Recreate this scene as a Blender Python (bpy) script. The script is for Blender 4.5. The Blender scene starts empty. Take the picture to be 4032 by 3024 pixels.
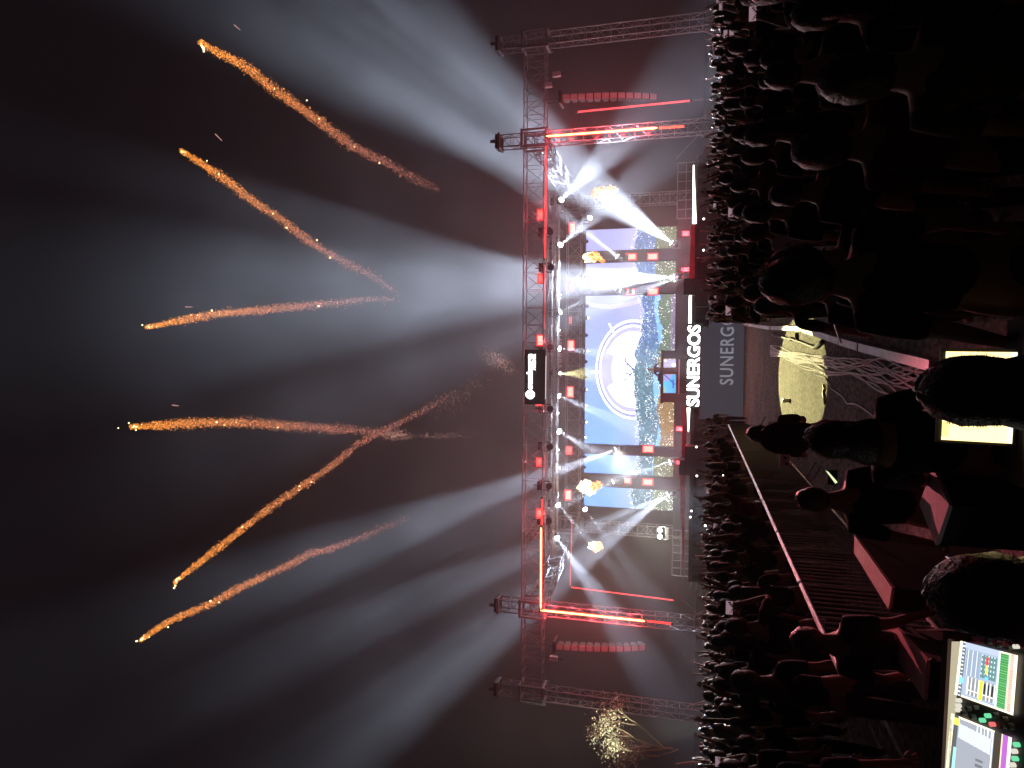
import bpy, bmesh, math, random
import numpy as np
from mathutils import Vector, Matrix
random.seed(7); rng = np.random.default_rng(11)
S = bpy.context.scene; COL = S.collection
R = math.radians
# ------------------------------------------------------------------ camera (portrait shot stored on its side: world up = picture left)
CAMZ, FPX = 2.1, 2688.0
YAW, PITCH, ROLL = -0.0448, 0.2637, 0.0153
_F = Vector((math.sin(YAW)*math.cos(PITCH), math.cos(YAW)*math.cos(PITCH), math.sin(PITCH)))
_R0 = Vector((math.cos(YAW), -math.sin(YAW), 0)); _U0 = _R0.cross(_F)
_R = _R0*math.cos(ROLL)+_U0*math.sin(ROLL); _U = -_R0*math.sin(ROLL)+_U0*math.cos(ROLL)
CP = Vector((0, 0, CAMZ))
cd = bpy.data.cameras.new('camera'); cam = bpy.data.objects.new('camera', cd); COL.objects.link(cam)
cd.sensor_width = 36; cd.lens = 24; cd.clip_start = 0.05; cd.clip_end = 900
M3 = Matrix((-_U, _R, -_F)).transposed()
cam.matrix_world = Matrix.Translation(CP) @ M3.to_4x4()
S.camera = cam
def ray(x, y):
    return (_F + _R*((1512-y)/FPX) + _U*((2016-x)/FPX))
def P(x, y, Y):                       # photo pixel -> point on the vertical plane Y
    d = ray(x, y); return CP + d*(Y/d.y)
def PZ(x, y, z):                      # photo pixel -> point on the horizontal plane z
    d = ray(x, y); return CP + d*((z-CAMZ)/d.z)
def proj(p):
    d = Vector(p)-CP; z = d.dot(_F); return 2016-FPX*d.dot(_U)/z, 1512-FPX*d.dot(_R)/z
# ------------------------------------------------------------------ night sky, exposure
W = bpy.data.worlds.new('World'); S.world = W; W.use_nodes = True
bg = W.node_tree.nodes['Background']; bg.inputs[0].default_value = (0.42, 0.31, 0.42, 1); bg.inputs[1].default_value = 0.010
S.view_settings.view_transform = 'Standard'; S.view_settings.look = 'None'; S.view_settings.exposure = 0
S.cycles.use_denoising = True
S.cycles.max_bounces = 4; S.cycles.volume_bounces = 1; S.cycles.diffuse_bounces = 2; S.cycles.glossy_bounces = 2
S.cycles.transparent_max_bounces = 8
S.cycles.use_light_tree = True
# ------------------------------------------------------------------ stage lamps (the light they throw; their housings are built further down)
def spot(name, a, b, ang, power, col=(0.70, 0.81, 1.0), blend=0.85, rad=0.04):
    l = bpy.data.lights.new(name, 'SPOT'); l.energy = power; l.color = col; l.spot_size = R(ang); l.spot_blend = blend; l.shadow_soft_size = rad
    o = bpy.data.objects.new(name, l); COL.objects.link(o); o.location = a
    o.rotation_euler = (Vector(b)-Vector(a)).to_track_quat('-Z', 'Y').to_euler(); return o
# source px, depth, direction angle in the picture (deg, 0 = towards picture left/up in the place, + = towards picture top), full cone angle, power
UPB = [(2641, 955, 40.5, 35, 29, 1.5), (2428, 1008, 42, 38, 13, .55), (2440, 1141, 42, 13.5, 9, .8), (2650, 1090, 40.5, -3, 25, 1.45), (2650, 1100, 40.7, -19, 20, .35),  # last entry added as a low fill beam between the fans
       (2422, 1771, 42, -20, 14, .8), (2628, 1949, 40.5, -23, 12, .7), (2628, 1949, 40.7, -38, 15, .9), (2411, 1897, 42, -26, 10, .4), (2635, 1820, 40.5, -18, 12, .4), (2628, 1951, 40.9, -31, 9, .5)]
DNB = [(2212, 785, 39, 45, 22, .35), (2208, 963, 39, 40, 17, .3), (2208, 1227, 39, 26, 15, .12), (2206, 1373, 39, -6, 17, .12), (2204, 1560, 39, -23, 16, .16),
       (2204, 1700, 39, -30, 14, .2), (2199, 1990, 39, -49, 9, .2), (2195, 2120, 38, -55, 15, .35), (2305, 2007, 42.5, -52, 10, .15), (2324, 856, 42.5, 45, 8, .04)]
KB = 170000.0
def spill(p, e, col=(.9, .95, 1), dy=.35):
    l = bpy.data.lights.new('lens_spill', 'POINT'); l.energy = e; l.color = col; l.shadow_soft_size = .08
    o = bpy.data.objects.new('lens_spill', l); COL.objects.link(o); o.location = Vector(p)-Vector((0, dy, 0))
BEAMS = []
for (x, y, d, a, c, p) in UPB:
    s = P(x, y, d); t = P(x-600*math.cos(R(a)), y-600*math.sin(R(a)), d-1.0); BEAMS.append((s, t, 'up')); spot('spot_lamp', s, t, c, KB*p); spill(s, 70)
for (x, y, d, a, c, p) in DNB:
    s = P(x, y, d); t = P(x+300*math.cos(R(a)), y-300*math.sin(R(a)), d-(4.0 if abs(a) > 28 else 1.2)); BEAMS.append((s, t, 'down')); spot('spot_lamp', s, t, c, KB*p*1.6); spill(s, 12)
def area(name, a, b, w, power, col):                   # strip lamp from a to b
    l = bpy.data.lights.new(name, 'AREA'); l.shape = 'RECTANGLE'; l.energy = power; l.color = col
    v = Vector(b)-Vector(a); l.size = v.length; l.size_y = w
    o = bpy.data.objects.new(name, l); COL.objects.link(o); o.location = (Vector(a)+Vector(b))/2
    x = v.normalized(); z = Vector((0, 1, 0)); yv = z.cross(x).normalized(); z = x.cross(yv)
    o.rotation_euler = Matrix((x, yv, z)).transposed().to_euler(); return o
REDC = (1, .075, .10)
spot('spot_lamp', P(2422, 1771, 41.7), (-9.5, 25, 1.8), 38, 9000, (1, 1, .86), .8, .1)      # audience wash spots added at the post lamps
spot('spot_lamp', P(2440, 1141, 41.7), (9.5, 28, 1.9), 26, 8000, (1, 1, .86), .8, .1)
spot('spot_lamp', P(2128, 1338, 35.2), (-1.3, 5.5, .5), 6.5, 30000, (1, .20, .24), .8, .1)        # narrow red spot added at the strobe to light the mixing area

# ------------------------------------------------------------------ materials
MATS = {}
def mat(name, col, rough=.6, metal=0, noise=0, scale=8, bump=0, spec=.5):
    if name in MATS: return MATS[name]
    m = bpy.data.materials.new(name); m.use_nodes = True; nt = m.node_tree; b = nt.nodes['Principled BSDF']
    b.inputs['Base Color'].default_value = (*col, 1); b.inputs['Roughness'].default_value = rough; b.inputs['Metallic'].default_value = metal
    b.inputs['Specular IOR Level'].default_value = spec
    if noise or bump:
        tc = nt.nodes.new('ShaderNodeTexCoord'); n = nt.nodes.new('ShaderNodeTexNoise'); n.inputs['Scale'].default_value = scale; n.inputs['Detail'].default_value = 5
        nt.links.new(tc.outputs['Object'], n.inputs['Vector'])
        if noise:
            r = nt.nodes.new('ShaderNodeValToRGB'); r.color_ramp.elements[0].position = .32; r.color_ramp.elements[1].position = .7
            r.color_ramp.elements[0].color = (*[c*(1-noise) for c in col], 1); r.color_ramp.elements[1].color = (*[min(1, c*(1+noise)) for c in col], 1)
            nt.links.new(n.outputs['Fac'], r.inputs[0]); nt.links.new(r.outputs[0], b.inputs['Base Color'])
        if bump:
            u = nt.nodes.new('ShaderNodeBump'); u.inputs['Strength'].default_value = bump; u.inputs['Distance'].default_value = .05
            nt.links.new(n.outputs['Fac'], u.inputs['Height']); nt.links.new(u.outputs[0], b.inputs['Normal'])
    MATS[name] = m; return m
def emi(name, col, s, sample=False):
    if name in MATS: return MATS[name]
    m = bpy.data.materials.new(name); m.use_nodes = True; b = m.node_tree.nodes['Principled BSDF']
    b.inputs['Base Color'].default_value = (.02, .02, .02, 1); b.inputs['Emission Color'].default_value = (*col, 1); b.inputs['Emission Strength'].default_value = s
    if not sample: m.cycles.emission_sampling = 'NONE'
    MATS[name] = m; return m
def emi_attr(name, s, attr='col', sample=False):
    m = bpy.data.materials.new(name); m.use_nodes = True; nt = m.node_tree; b = nt.nodes['Principled BSDF']
    a = nt.nodes.new('ShaderNodeAttribute'); a.attribute_name = attr
    b.inputs['Base Color'].default_value = (.02, .02, .02, 1); nt.links.new(a.outputs['Color'], b.inputs['Emission Color']); b.inputs['Emission Strength'].default_value = s
    if not sample: m.cycles.emission_sampling = 'NONE'
    return m
ALU = mat('truss_aluminium', (.27, .28, .30), .42, .35, .15, 3)
BLACK = mat('black_paint', (.014, .014, .017), .65, 0, .3, 6, 0, .3)
DARKM = mat('dark_metal', (.05, .05, .055), .45, .4, .3, 9)
DECK = mat('stage_ply', (.05, .045, .045), .6, 0, .3, 2)
CLOTH = mat('black_drape', (.02, .02, .026), .9, 0, .4, 3, .3)
GREYP = mat('grey_panel', (.15, .145, .17), .6, 0, .2, 1.5)
SPK = mat('speaker_cabinet', (.035, .033, .04), .5, 0, .25, 12)
GRILLE = mat('speaker_grille', (.42, .40, .42), .5, .2, .3, 40)
WHITEP = mat('white_paint', (.8, .78, .78), .5, 0, .12, 7)
LENS = emi('lamp_lens', (1, 1, .93), 30)
LENSD = emi('lamp_lens_dim', (1, .97, .9), 3.5)
WHITE_LED = emi('white_led', (1, 1, .93), 6, True)
RED_CORE = emi('red_led_core', (1, .30, .10), 9)
RED_TUBE = emi('red_led_tube', (1, .035, .03), 2.6)
RED_DIM = emi('red_led_dim', (1, .10, .09), 1.0)
RED_STR = emi('red_strobe_face', (1, .15, .12), 5.2)
ORA_STR = emi('orange_strobe_face', (1, .13, .05), 1.6)
# ------------------------------------------------------------------ mesh helpers
class MB:
    def __init__(s): s.v = []; s.f = []
    def add(s, V, F):
        n = len(s.v); s.v += [tuple(p) for p in V]; s.f += [tuple(i+n for i in f) for f in F]
    def box(s, c, d, rz=0, rx=0):
        c = Vector(c); M = Matrix.Rotation(rz, 3, 'Z') @ Matrix.Rotation(rx, 3, 'X')
        V = [c + M @ Vector((x*d[0]/2, y*d[1]/2, z*d[2]/2)) for x in (-1, 1) for y in (-1, 1) for z in (-1, 1)]
        s.add(V, [(0, 1, 3, 2), (4, 6, 7, 5), (0, 4, 5, 1), (2, 3, 7, 6), (0, 2, 6, 4), (1, 5, 7, 3)])
    def box2(s, a, b):
        a = Vector(a); b = Vector(b); s.box((a+b)/2, [abs(x) for x in (b-a)])
    def hexa(s, q0, q1):          # prism between two quads with the same winding
        s.add(list(q0)+list(q1), [(3, 2, 1, 0), (4, 5, 6, 7)]+[(i, (i+1) % 4, (i+1) % 4+4, i+4) for i in range(4)])
    def tube(s, a, b, r, n=6, r2=None):
        a = Vector(a); b = Vector(b); r2 = r if r2 is None else r2; d = (b-a)
        if d.length < 1e-6: return
        d.normalize(); u = d.orthogonal().normalized(); w = d.cross(u)
        V = []
        for p, q in ((a, r), (b, r2)):
            for i in range(n):
                t = 2*math.pi*i/n; V.append(p+u*q*math.cos(t)+w*q*math.sin(t))
        s.add(V, [(i, (i+1) % n, (i+1) % n+n, i+n) for i in range(n)]+[tuple(range(n))[::-1], tuple(range(n, 2*n))])
    def path(s, pts, r, n=6):
        pts = [Vector(p) for p in pts]; V = []; rr = r if hasattr(r, '__len__') else [r]*len(pts)
        for i, p in enumerate(pts):
            d = (pts[min(i+1, len(pts)-1)]-pts[max(i-1, 0)]).normalized(); u = d.cross(Vector((.13, .21, 1))).normalized(); w = d.cross(u)
            for k in range(n):
                t = 2*math.pi*k/n; V.append(p+(u*math.cos(t)+w*math.sin(t))*rr[i])
        F = [(i*n+k, i*n+(k+1) % n, (i+1)*n+(k+1) % n, (i+1)*n+k) for i in range(len(pts)-1) for k in range(n)]
        F += [tuple(range(n))[::-1], tuple(range((len(pts)-1)*n, len(pts)*n))]; s.add(V, F)
    def sphere(s, c, r, nu=10, nv=7, M=None, fn=None):
        c = Vector(c); r = Vector(r) if hasattr(r, '__len__') else Vector((r, r, r)); V = []
        for j in range(nv+1):
            ph = math.pi*j/nv
            for i in range(nu):
                th = 2*math.pi*i/nu; p = Vector((math.sin(ph)*math.cos(th), math.sin(ph)*math.sin(th), math.cos(ph)))
                k = fn(p) if fn else 1
                q = Vector((p.x*r.x, p.y*r.y, p.z*r.z))*k
                V.append(c+(M @ q if M else q))
        F = [((j+1)*nu+i, (j+1)*nu+(i+1) % nu, j*nu+(i+1) % nu, j*nu+i) for j in range(nv) for i in range(nu)]; s.add(V, F)
    def quad(s, a, b, c, d): s.add([a, b, c, d], [(0, 1, 2, 3)])
    def build(s, name, m, parent=None, smooth=False, loc=None):
        me = bpy.data.meshes.new(name)
        o = bpy.data.objects.new(name, me); COL.objects.link(o)
        off = Vector((0, 0, 0)); 
        if parent:
            o.parent = parent; off = parent.get('_o') and Vector(parent['_o']) or Vector((0, 0, 0))
        if loc is not None and not parent: o.location = loc; off = Vector(loc); 
        o['_o'] = list(off)
        me.from_pydata([tuple(Vector(p)-off) for p in s.v], [], s.f); me.materials.append(m)
        if smooth: me.polygons.foreach_set('use_smooth', [True]*len(me.polygons))
        me.validate(); me.update(); return o
def tag(o, label=None, cat=None, group=None, kind=None):
    if label: o['label'] = label
    if cat: o['category'] = cat
    if group: o['group'] = group
    if kind: o['kind'] = kind
    return o
def thing(name, label, cat, loc, group=None):
    o = bpy.data.objects.new(name, None); COL.objects.link(o); o.location = loc; o.empty_display_size = .2; o['_o'] = list(Vector(loc)); return tag(o, label, cat, group)
def ordn(n):
    one = 'zeroth first second third fourth fifth sixth seventh eighth ninth tenth eleventh twelfth thirteenth fourteenth fifteenth sixteenth seventeenth eighteenth nineteenth twentieth'.split()
    if n <= 20: return one[n]
    if n == 30: return 'thirtieth'
    if n == 40: return 'fortieth'
    if n == 50: return 'fiftieth'
    return {2: 'twenty', 3: 'thirty', 4: 'forty', 5: 'fifty'}[n//10]+'-'+one[n % 10]
def text_mesh(txt, bold=.0, extrude=.02, spacing=1.0):
    c = bpy.data.curves.new('t', 'FONT'); c.body = txt; c.size = 1; c.offset = bold; c.extrude = extrude; c.space_character = spacing; c.resolution_u = 4
    o = bpy.data.objects.new('t', c); COL.objects.link(o); bpy.context.view_layer.update()
    me = bpy.data.meshes.new_from_object(o.evaluated_get(bpy.context.evaluated_depsgraph_get()))
    V = np.array([v.co[:] for v in me.vertices]); F = [tuple(p.vertices) for p in me.polygons]
    bpy.data.objects.remove(o); bpy.data.curves.remove(c); bpy.data.meshes.remove(me); return V, F
def put_text(name, txt, x0, z0, x1, z1, Y, m, parent, bold=.0, depth=.04, spacing=1.0):   # fills the upright rectangle x0..x1, z0..z1, faces -Y
    V, F = text_mesh(txt, bold, .5, spacing); mn = V.min(0); mx = V.max(0)
    b = MB(); U = (V-mn)/(mx-mn)
    b.add([(x0+(x1-x0)*u[0], Y-depth*u[2], z0+(z1-z0)*u[1]) for u in U], F)
    return b.build(name, m, parent)
# ------------------------------------------------------------------ ground
GZ = 0.0
def ground_mat():
    m = mat('ground_dirt', (.20, .165, .155), .95); nt = m.node_tree; b = nt.nodes['Principled BSDF']
    tc = nt.nodes.new('ShaderNodeTexCoord'); n1 = nt.nodes.new('ShaderNodeTexNoise'); n1.inputs['Scale'].default_value = 14; n1.inputs['Detail'].default_value = 8; n1.inputs['Roughness'].default_value = .75
    mp = nt.nodes.new('ShaderNodeMapping'); mp.inputs['Scale'].default_value = (1, .45, 1); nt.links.new(tc.outputs['Object'], mp.inputs[0]); nt.links.new(mp.outputs[0], n1.inputs[0])
    n2 = nt.nodes.new('ShaderNodeTexNoise'); n2.inputs['Scale'].default_value = 1.3; n2.inputs['Detail'].default_value = 4; nt.links.new(tc.outputs['Object'], n2.inputs[0])
    r1 = nt.nodes.new('ShaderNodeValToRGB'); e = r1.color_ramp.elements; e[0].position = .40; e[0].color = (.07, .055, .05, 1); e[1].position = .60; e[1].color = (.42, .36, .32, 1)
    nt.links.new(n1.outputs[0], r1.inputs[0])
    mx = nt.nodes.new('ShaderNodeMix'); mx.data_type = 'RGBA'; mx.blend_type = 'MULTIPLY'; mx.inputs[0].default_value = .6
    r2 = nt.nodes.new('ShaderNodeValToRGB'); r2.color_ramp.elements[0].position = .35; r2.color_ramp.elements[0].color = (.45, .42, .4, 1); r2.color_ramp.elements[1].position = .65
    nt.links.new(n2.outputs[0], r2.inputs[0]); nt.links.new(r1.outputs[0], mx.inputs[6]); nt.links.new(r2.outputs[0], mx.inputs[7]); nt.links.new(mx.outputs[2], b.inputs['Base Color'])
    bu = nt.nodes.new('ShaderNodeBump'); bu.inputs['Strength'].default_value = .5; bu.inputs['Distance'].default_value = .04; nt.links.new(n1.outputs[0], bu.inputs['Height']); nt.links.new(bu.outputs[0], b.inputs['Normal'])
    return m
g = MB(); N = 24
for i in range(N+1):
    for j in range(N+1): g.v.append((-400+800*i/N, -200+700*j/N, 0))
g.f = [(i*(N+1)+j, (i+1)*(N+1)+j, (i+1)*(N+1)+j+1, i*(N+1)+j+1) for i in range(N) for j in range(N)]
tag(g.build('ground', ground_mat()), 'trodden dusty ground of the festival field', None, None, 'structure')
# ------------------------------------------------------------------ stage deck, risers and front
SX = -1.11                                   # stage centre
YF = 35.0
ZD = P(2722, 1450, YF).z                     # deck height
def deck():
    t = thing('stage', 'wide black stage deck with draped front under the truss roof', 'stage', (SX, 39, 0))
    b = MB(); b.box2((P(2695, 2290, YF).x, YF+.05, ZD-.18), (P(2735, 640, YF).x, 47, ZD)); b.build('deck', DECK, t)
    b = MB(); xa = P(2695, 2290, YF).x; xb = P(2735, 640, YF).x; n = 120       # pleated skirt
    for i in range(n+1):
        x = xa+(xb-xa)*i/n; y = YF+.10+.04*math.sin(i*2.1)
        b.v += [(x, y, .0), (x, y, ZD-.18)]
    b.f = [(2*i, 2*i+2, 2*i+3, 2*i+1) for i in range(n)]; b.build('front_skirt', CLOTH, t)
    return t
STAGE = deck()
def fstrip(name, label, pts, m, Y=YF, th=.06, h=None):  # LED batten along the deck lip, drawn from a pixel outline
    b = MB(); q = [P(x, y, Y) for x, y in pts]; b.hexa([p+Vector((0, th, 0)) for p in q], q); o = b.build(name, m, loc=q[0]); return tag(o, label, 'light strip', 'light strips along the stage lip')
fstrip('light_strip', 'tapering white light strip on the right end of the stage lip', [(2742, 880), (2726, 880), (2729, 650), (2733, 650)], WHITE_LED)
fstrip('light_strip', 'short red light strip right of centre on the stage lip', [(2735, 1095), (2712, 1095), (2722, 885), (2736, 885)], mat('red_fascia', (.75, .10, .12), .5, 0, .2, 5))
fstrip('light_strip', 'white light strip on the stage lip directly right of the bright letters', [(2722, 1283), (2711, 1283), (2713, 1162), (2723, 1162)], WHITE_LED)
fstrip('light_strip', 'white light strip on the stage lip directly left of the bright letters', [(2712, 1700), (2709, 1700), (2704, 1597), (2718, 1597)], WHITE_LED)
fstrip('light_strip', 'red light strip left of the bright letters on the stage lip', [(2702, 1800), (2684, 1800), (2687, 1600), (2702, 1600)], mat('red_fascia', (1, 1, 1)))
fstrip('light_strip', 'long pinkish fascia strip along the left part of the stage lip', [(2692, 2285), (2690, 2285), (2676, 1870), (2700, 1870)], mat('pink_fascia', (.70, .22, .25), .5, 0, .25, 4))
# bright letters on the riser
t = thing('letter_sign', 'big glowing white letters spelling the act on the stage lip', 'sign', P(2757, 1440, YF-.25))
a0 = P(2755, 1599, YF-.25); a1 = P(2708, 1281, YF-.25)
b = MB(); b.box2((a0.x-.1, YF-.2, a0.z-.12), (a1.x+.1, YF-.05, a1.z+.02)); b.build('backing_board', BLACK, t)
put_text('lettering', 'SUNERGOS', a0.x, a0.z, a1.x, a1.z, YF-.24, emi('letter_glow', (1, 1, .94), 9, True), t, bold=.018, depth=.09)
# central front panel, same word; faint emission stands in for light falling on it
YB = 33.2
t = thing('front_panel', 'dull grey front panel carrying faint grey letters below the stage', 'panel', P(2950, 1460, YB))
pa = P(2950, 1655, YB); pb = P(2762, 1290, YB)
b = MB(); b.box2((pa.x, YB, 0.0), (pb.x, YB+.25, pb.z)); b.build('panel_face', emi('panel_fill_glow', (.80, .74, 1.0), .055), t)
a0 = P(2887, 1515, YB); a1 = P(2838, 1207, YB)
b = MB(); b.box2((pb.x, YB+.002, 0.0), (a1.x+.5, YB+.24, pb.z-.35)); b.build('side_panel', emi('panel_fill_glow', (1, 1, 1), 1), t)
put_text('lettering', 'SUNERGOS', a0.x, a0.z, a1.x, a1.z, YB-.012, emi('letter_fill_glow', (.8, .8, .95), .27), t, bold=.012, depth=.01, spacing=1.12)
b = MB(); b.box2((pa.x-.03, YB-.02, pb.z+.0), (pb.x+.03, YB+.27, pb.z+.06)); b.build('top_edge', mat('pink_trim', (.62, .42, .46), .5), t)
# speaker cabinets in front of the stage
def cab(x0, x1, y0, y1, Y, d, label, grp='subwoofer cabinets along the stage front'):
    a = P(x1, y1, Y); c = P(x0, y0, Y); zb = a.z
    t = thing('subwoofer', label, 'speaker', ((a.x+c.x)/2, Y, zb), grp)
    b = MB(); b.box2((a.x, Y, zb), (c.x, Y+d, c.z)); b.build('cabinet', SPK, t)
    b = MB(); b.box2((a.x+.05, Y-.02, zb+.05), (c.x-.05, Y, c.z-.05)); b.build('grille', mat('dark_grille', (.10, .10, .12), .6, .3, .4, 60), t)
    b = MB()
    for q in (a.x+.12, c.x-.12): b.box((q, Y-.04, (zb+c.z)/2), (.03, .04, .18))
    b.build('handle', DARKM, t)
cab(2738, 2800, 1112, 1205, 34.3, .8, 'dark cabinet on the pit floor just right of the front panel')
cab(2692, 2760, 1098, 1160, 34.4, .7, 'dark speaker standing on the lip beside the red fascia right of centre')
cab(2697, 2800, 1757, 1875, 34.3, .9, 'large dark cabinet block left of the bright letters')
cab(2675, 2730, 1812, 1872, 34.5, .7, 'smaller dark speaker on top of the left cabinet block')
cab(2742, 2835, 1885, 1995, 34.3, .9, 'dark cabinet left of the large cabinet block under the pink fascia')
cab(2742, 2850, 2000, 2110, 34.3, .9, 'dark cabinet furthest left under the pink fascia')
cab(2745, 2840, 905, 1010, 34.3, .9, 'dark cabinet under the white strip right of the red fascia')
for (x0, x1, y0, y1) in ((2702, 2750, 1020, 1060), ):
    pass
def barricade(x0, y0, x1, y1, Y, h, label):
    a = P(x0, y0, Y); c = P(x1, y1, Y); z = max(a.z, c.z)
    t = thing('pit_barrier', label, 'barrier', ((a.x+c.x)/2, Y, 0), 'metal crowd barriers of the pit')
    n = max(1, round((c.x-a.x)/1.1))
    for i in range(n):
        xa = a.x+(c.x-a.x)*i/n; xb = a.x+(c.x-a.x)*(i+1)/n
        b = MB(); b.box2((xa+.04, Y, .06), (xb-.04, Y+.04, h-.06)); b.build('panel', mat('pink_barrier', (.50, .40, .42), .5, .2, .25, 6), t)
    b = MB(); b.tube((a.x, Y, h), (c.x, Y, h), .045); b.build('top_rail', ALU, t)
    b = MB()
    for i in range(n+1): x = a.x+(c.x-a.x)*i/n; b.box((x, Y+.25, h/2), (.05, .5, h))
    b.build('brace', ALU, t)
barricade(2900, 2740, 2900, 1660, 31.6, 1.15, 'row of metal barriers along the pit left of the front panel')
barricade(2900, 1200, 2930, 80, 31.6, 1.15, 'row of metal barriers along the pit right of the front panel')
# ------------------------------------------------------------------ trusses
def truss(t, A, B, w, h, side, up, bays, r=.028, rb=.014, nameb='bracing', M=None):
    M = M or ALU
    A = Vector(A); B = Vector(B); side = Vector(side).normalized(); up = Vector(up).normalized()
    C = [(-w/2, -h/2), (w/2, -h/2), (w/2, h/2), (-w/2, h/2)]
    cs = [side*i+up*j for i, j in C]
    for c in cs:
        b = MB(); b.tube(A+c, B+c, r); b.build('chord', M, t)
    b = MB(); D = (B-A)/bays
    for k in range(bays):
        for q in range(4):
            c, d = cs[q], cs[(q+1) % 4]; p0 = A+D*k; p1 = A+D*(k+1)
            b.tube(p0+c, p0+d, rb, 5)
            if k % 2: b.tube(p0+c, p1+d, rb, 5)
            else: b.tube(p0+d, p1+c, rb, 5)
    for q in range(4): b.tube(B+cs[q], B+cs[(q+1) % 4], rb, 5)
    b.build(nameb, M, t)
H = P(2139, 1450, YF).z; HT = P(2060, 1450, YF).z
XI0 = P(2400, 2430, YF).x; XI1 = P(2400, 520, YF).x; XO0 = P(2400, 2775, YF).x; XO1 = P(2400, 118, YF).x
ZT = P(1962, 1450, YF).z
def tower(x, label, w=.62, Y=YF+.3, top=None, off=0):
    t = thing('truss_tower', label, 'truss tower', (x+off, Y, 0), 'upright truss towers holding the roof')
    top = top or ZT
    truss(t, (x+off, Y, .12), (x+off, Y, top), w, w, (1, 0, 0), (0, 1, 0), int(top/.62), .03, .015)
    b = MB(); b.box((x+off, Y, .06), (1.5, 1.5, .12)); b.build('base_plate', DARKM, t)
    for sx in (-1, 1):
        b = MB(); b.tube((x+off+sx*.3, Y, 2.3), (x+off+sx*1.5, Y-.3, .1), .035); b.build('outrigger', ALU, t)
    if top > 9:
        b = MB(); z0 = H-.1
        for z in (z0, HT+.1): 
            for s in (-1, 1): b.box((x+off, Y+s*(w/2+.12), z), (w+.35, .09, .12)); b.box((x+off+s*(w/2+.12), Y, z), (.09, w+.35, .12))
        for sx in (-1, 1):
            for sy in (-1, 1): b.box((x+off+sx*(w/2+.12), Y+sy*(w/2+.12), (z0+HT)/2), (.08, .08, HT-z0+.3))
        b.build('sleeve_block', ALU, t)
        b = MB()
        for s in (-1, 1): b.box((x+off, Y+s*(w/2+.06), top), (w+.22, .06, .12)); b.box((x+off+s*(w/2+.06), Y, top), (.06, w+.12, .12))
        b.build('top_collar', ALU, t)
        b = MB(); b.box((x+off, Y, top+.12), (w+.1, w+.1, .16)); b.tube((x+off, Y-w/2, top+.1), (x+off, Y-w/2, top+.45), .09, 8); b.build('head_block', DARKM, t)
tower(XI0, 'inner left truss tower behind the glowing red light bar')
tower(XI1, 'inner right truss tower behind the glowing red light bar')
tower(XO0, 'outermost left truss tower beside the lit tree')
tower(XO1, 'outermost right truss tower at the crowd edge')
YR = 45.0
XR0 = P(2400, 2086, YR).x; XR1 = P(2400, 785, YR).x
tower(XR0, 'rear left truss tower behind the left side screen', .7, YR+.6, P(2285, 2086, YR).z)
tower(XR1, 'rear right truss tower behind the right side screen', .7, YR+.6, P(2285, 785, YR).z)
def beam(A, B, w, h, bays, label, side=(0, 1, 0), M=None):
    t = thing('roof_truss', label, 'truss', A, 'box trusses of the stage roof'); truss(t, A, B, w, h, side, (0, 0, 1), bays, M=M); return t
zc = (H+HT)/2; hh = HT-H
beam((XI0+.5, YF+.3, zc), (XI1-.5, YF+.3, zc), .75, hh, 26, 'long front roof truss over the middle of the stage')
beam((XO0+.5, YF+.3, zc), (XI0-.5, YF+.3, zc), .75, hh, 6, 'short front roof truss over the left wing')
beam((XI1+.5, YF+.3, zc), (XO1-.5, YF+.3, zc), .75, hh, 6, 'short front roof truss over the right wing')
ZR0 = P(2285, 1450, YR).z; ZR1 = P(2232, 1450, YR).z
beam((XR0, YR, (ZR0+ZR1)/2), (XR1, YR, (ZR0+ZR1)/2), .7, ZR1-ZR0, 24, 'rear roof truss above the video screens')
DKT = mat('toned_down_truss', (.10, .095, .10), .5, .2, .2, 4)  # aluminium darkened to soften hot spots where the beams hit
for (xa, xb, s) in ((XI0, XR0, 'left'), (XI1, XR1, 'right')):
    beam((xa, YF+.8, zc-.1), (xb, YR-.4, (ZR0+ZR1)/2), .8, .8, 18, 'slanting %s roof truss running back from the front corner' % s, (1, 0, 0), DKT)
    beam((xa*.72+SX*.28, YF+.8, HT-.1), (xb*.8+SX*.2, YR-.4, ZR1+.3), .35, .35, 16, 'thin %s rafter truss running back above the stage' % s, (1, 0, 0), DKT)
zm = P(2168, 1450, 37.5).z
beam((XI0+2.2, 37.5, zm), (XI1-2.2, 37.5, zm), .4, .4, 34, 'slim lighting truss hung just behind the front truss')
zl = P(2186, 1450, 39.2).z
beam((XI0+2.6, 39.2, zl), (XI1-2.6, 39.2, zl), .35, .35, 34, 'slim lighting truss carrying the row of white spotlights')
# ------------------------------------------------------------------ red light bars
def pts_light(a, b, n, power, col=REDC, rad=.06):
    for i in range(n):
        l = bpy.data.lights.new('bar_light', 'POINT'); l.energy = power/n; l.color = col; l.shadow_soft_size = rad
        o = bpy.data.objects.new('bar_light', l); COL.objects.link(o); o.location = Vector(a).lerp(Vector(b), (i+.5)/n)-Vector((0, .25, 0))
def bar(a, b, Y, r, label, core=True, m=None, power=0, n=4):
    A = P(*a, Y); B = P(*b, Y)
    t = thing('light_bar', label, 'light bar', A, 'red light bars outlining the stage opening')
    if core:
        q = MB(); q.tube(A, B, r, 8); q.build('tube', m or RED_TUBE, t)
        q = MB(); d = Vector((0, -r*.75, 0)); q.tube(A+d, B+d, r*.6, 8); q.build('glowing_core', RED_CORE, t)
    else:
        q = MB(); q.tube(A, B, r, 8); q.build('tube', m or RED_TUBE, t)
    q = MB()
    for e in (A, B): q.box(e, (r*2.4, r*2.4, r*2.4))
    q.build('end_cap', DARKM, t)
    if power: pts_light(A, B, n, power)
bar((2152, 538), (2588, 505), YF-.1, .075, 'thick glowing red upright bar at the right side of the stage opening', power=520, n=5)
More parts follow.
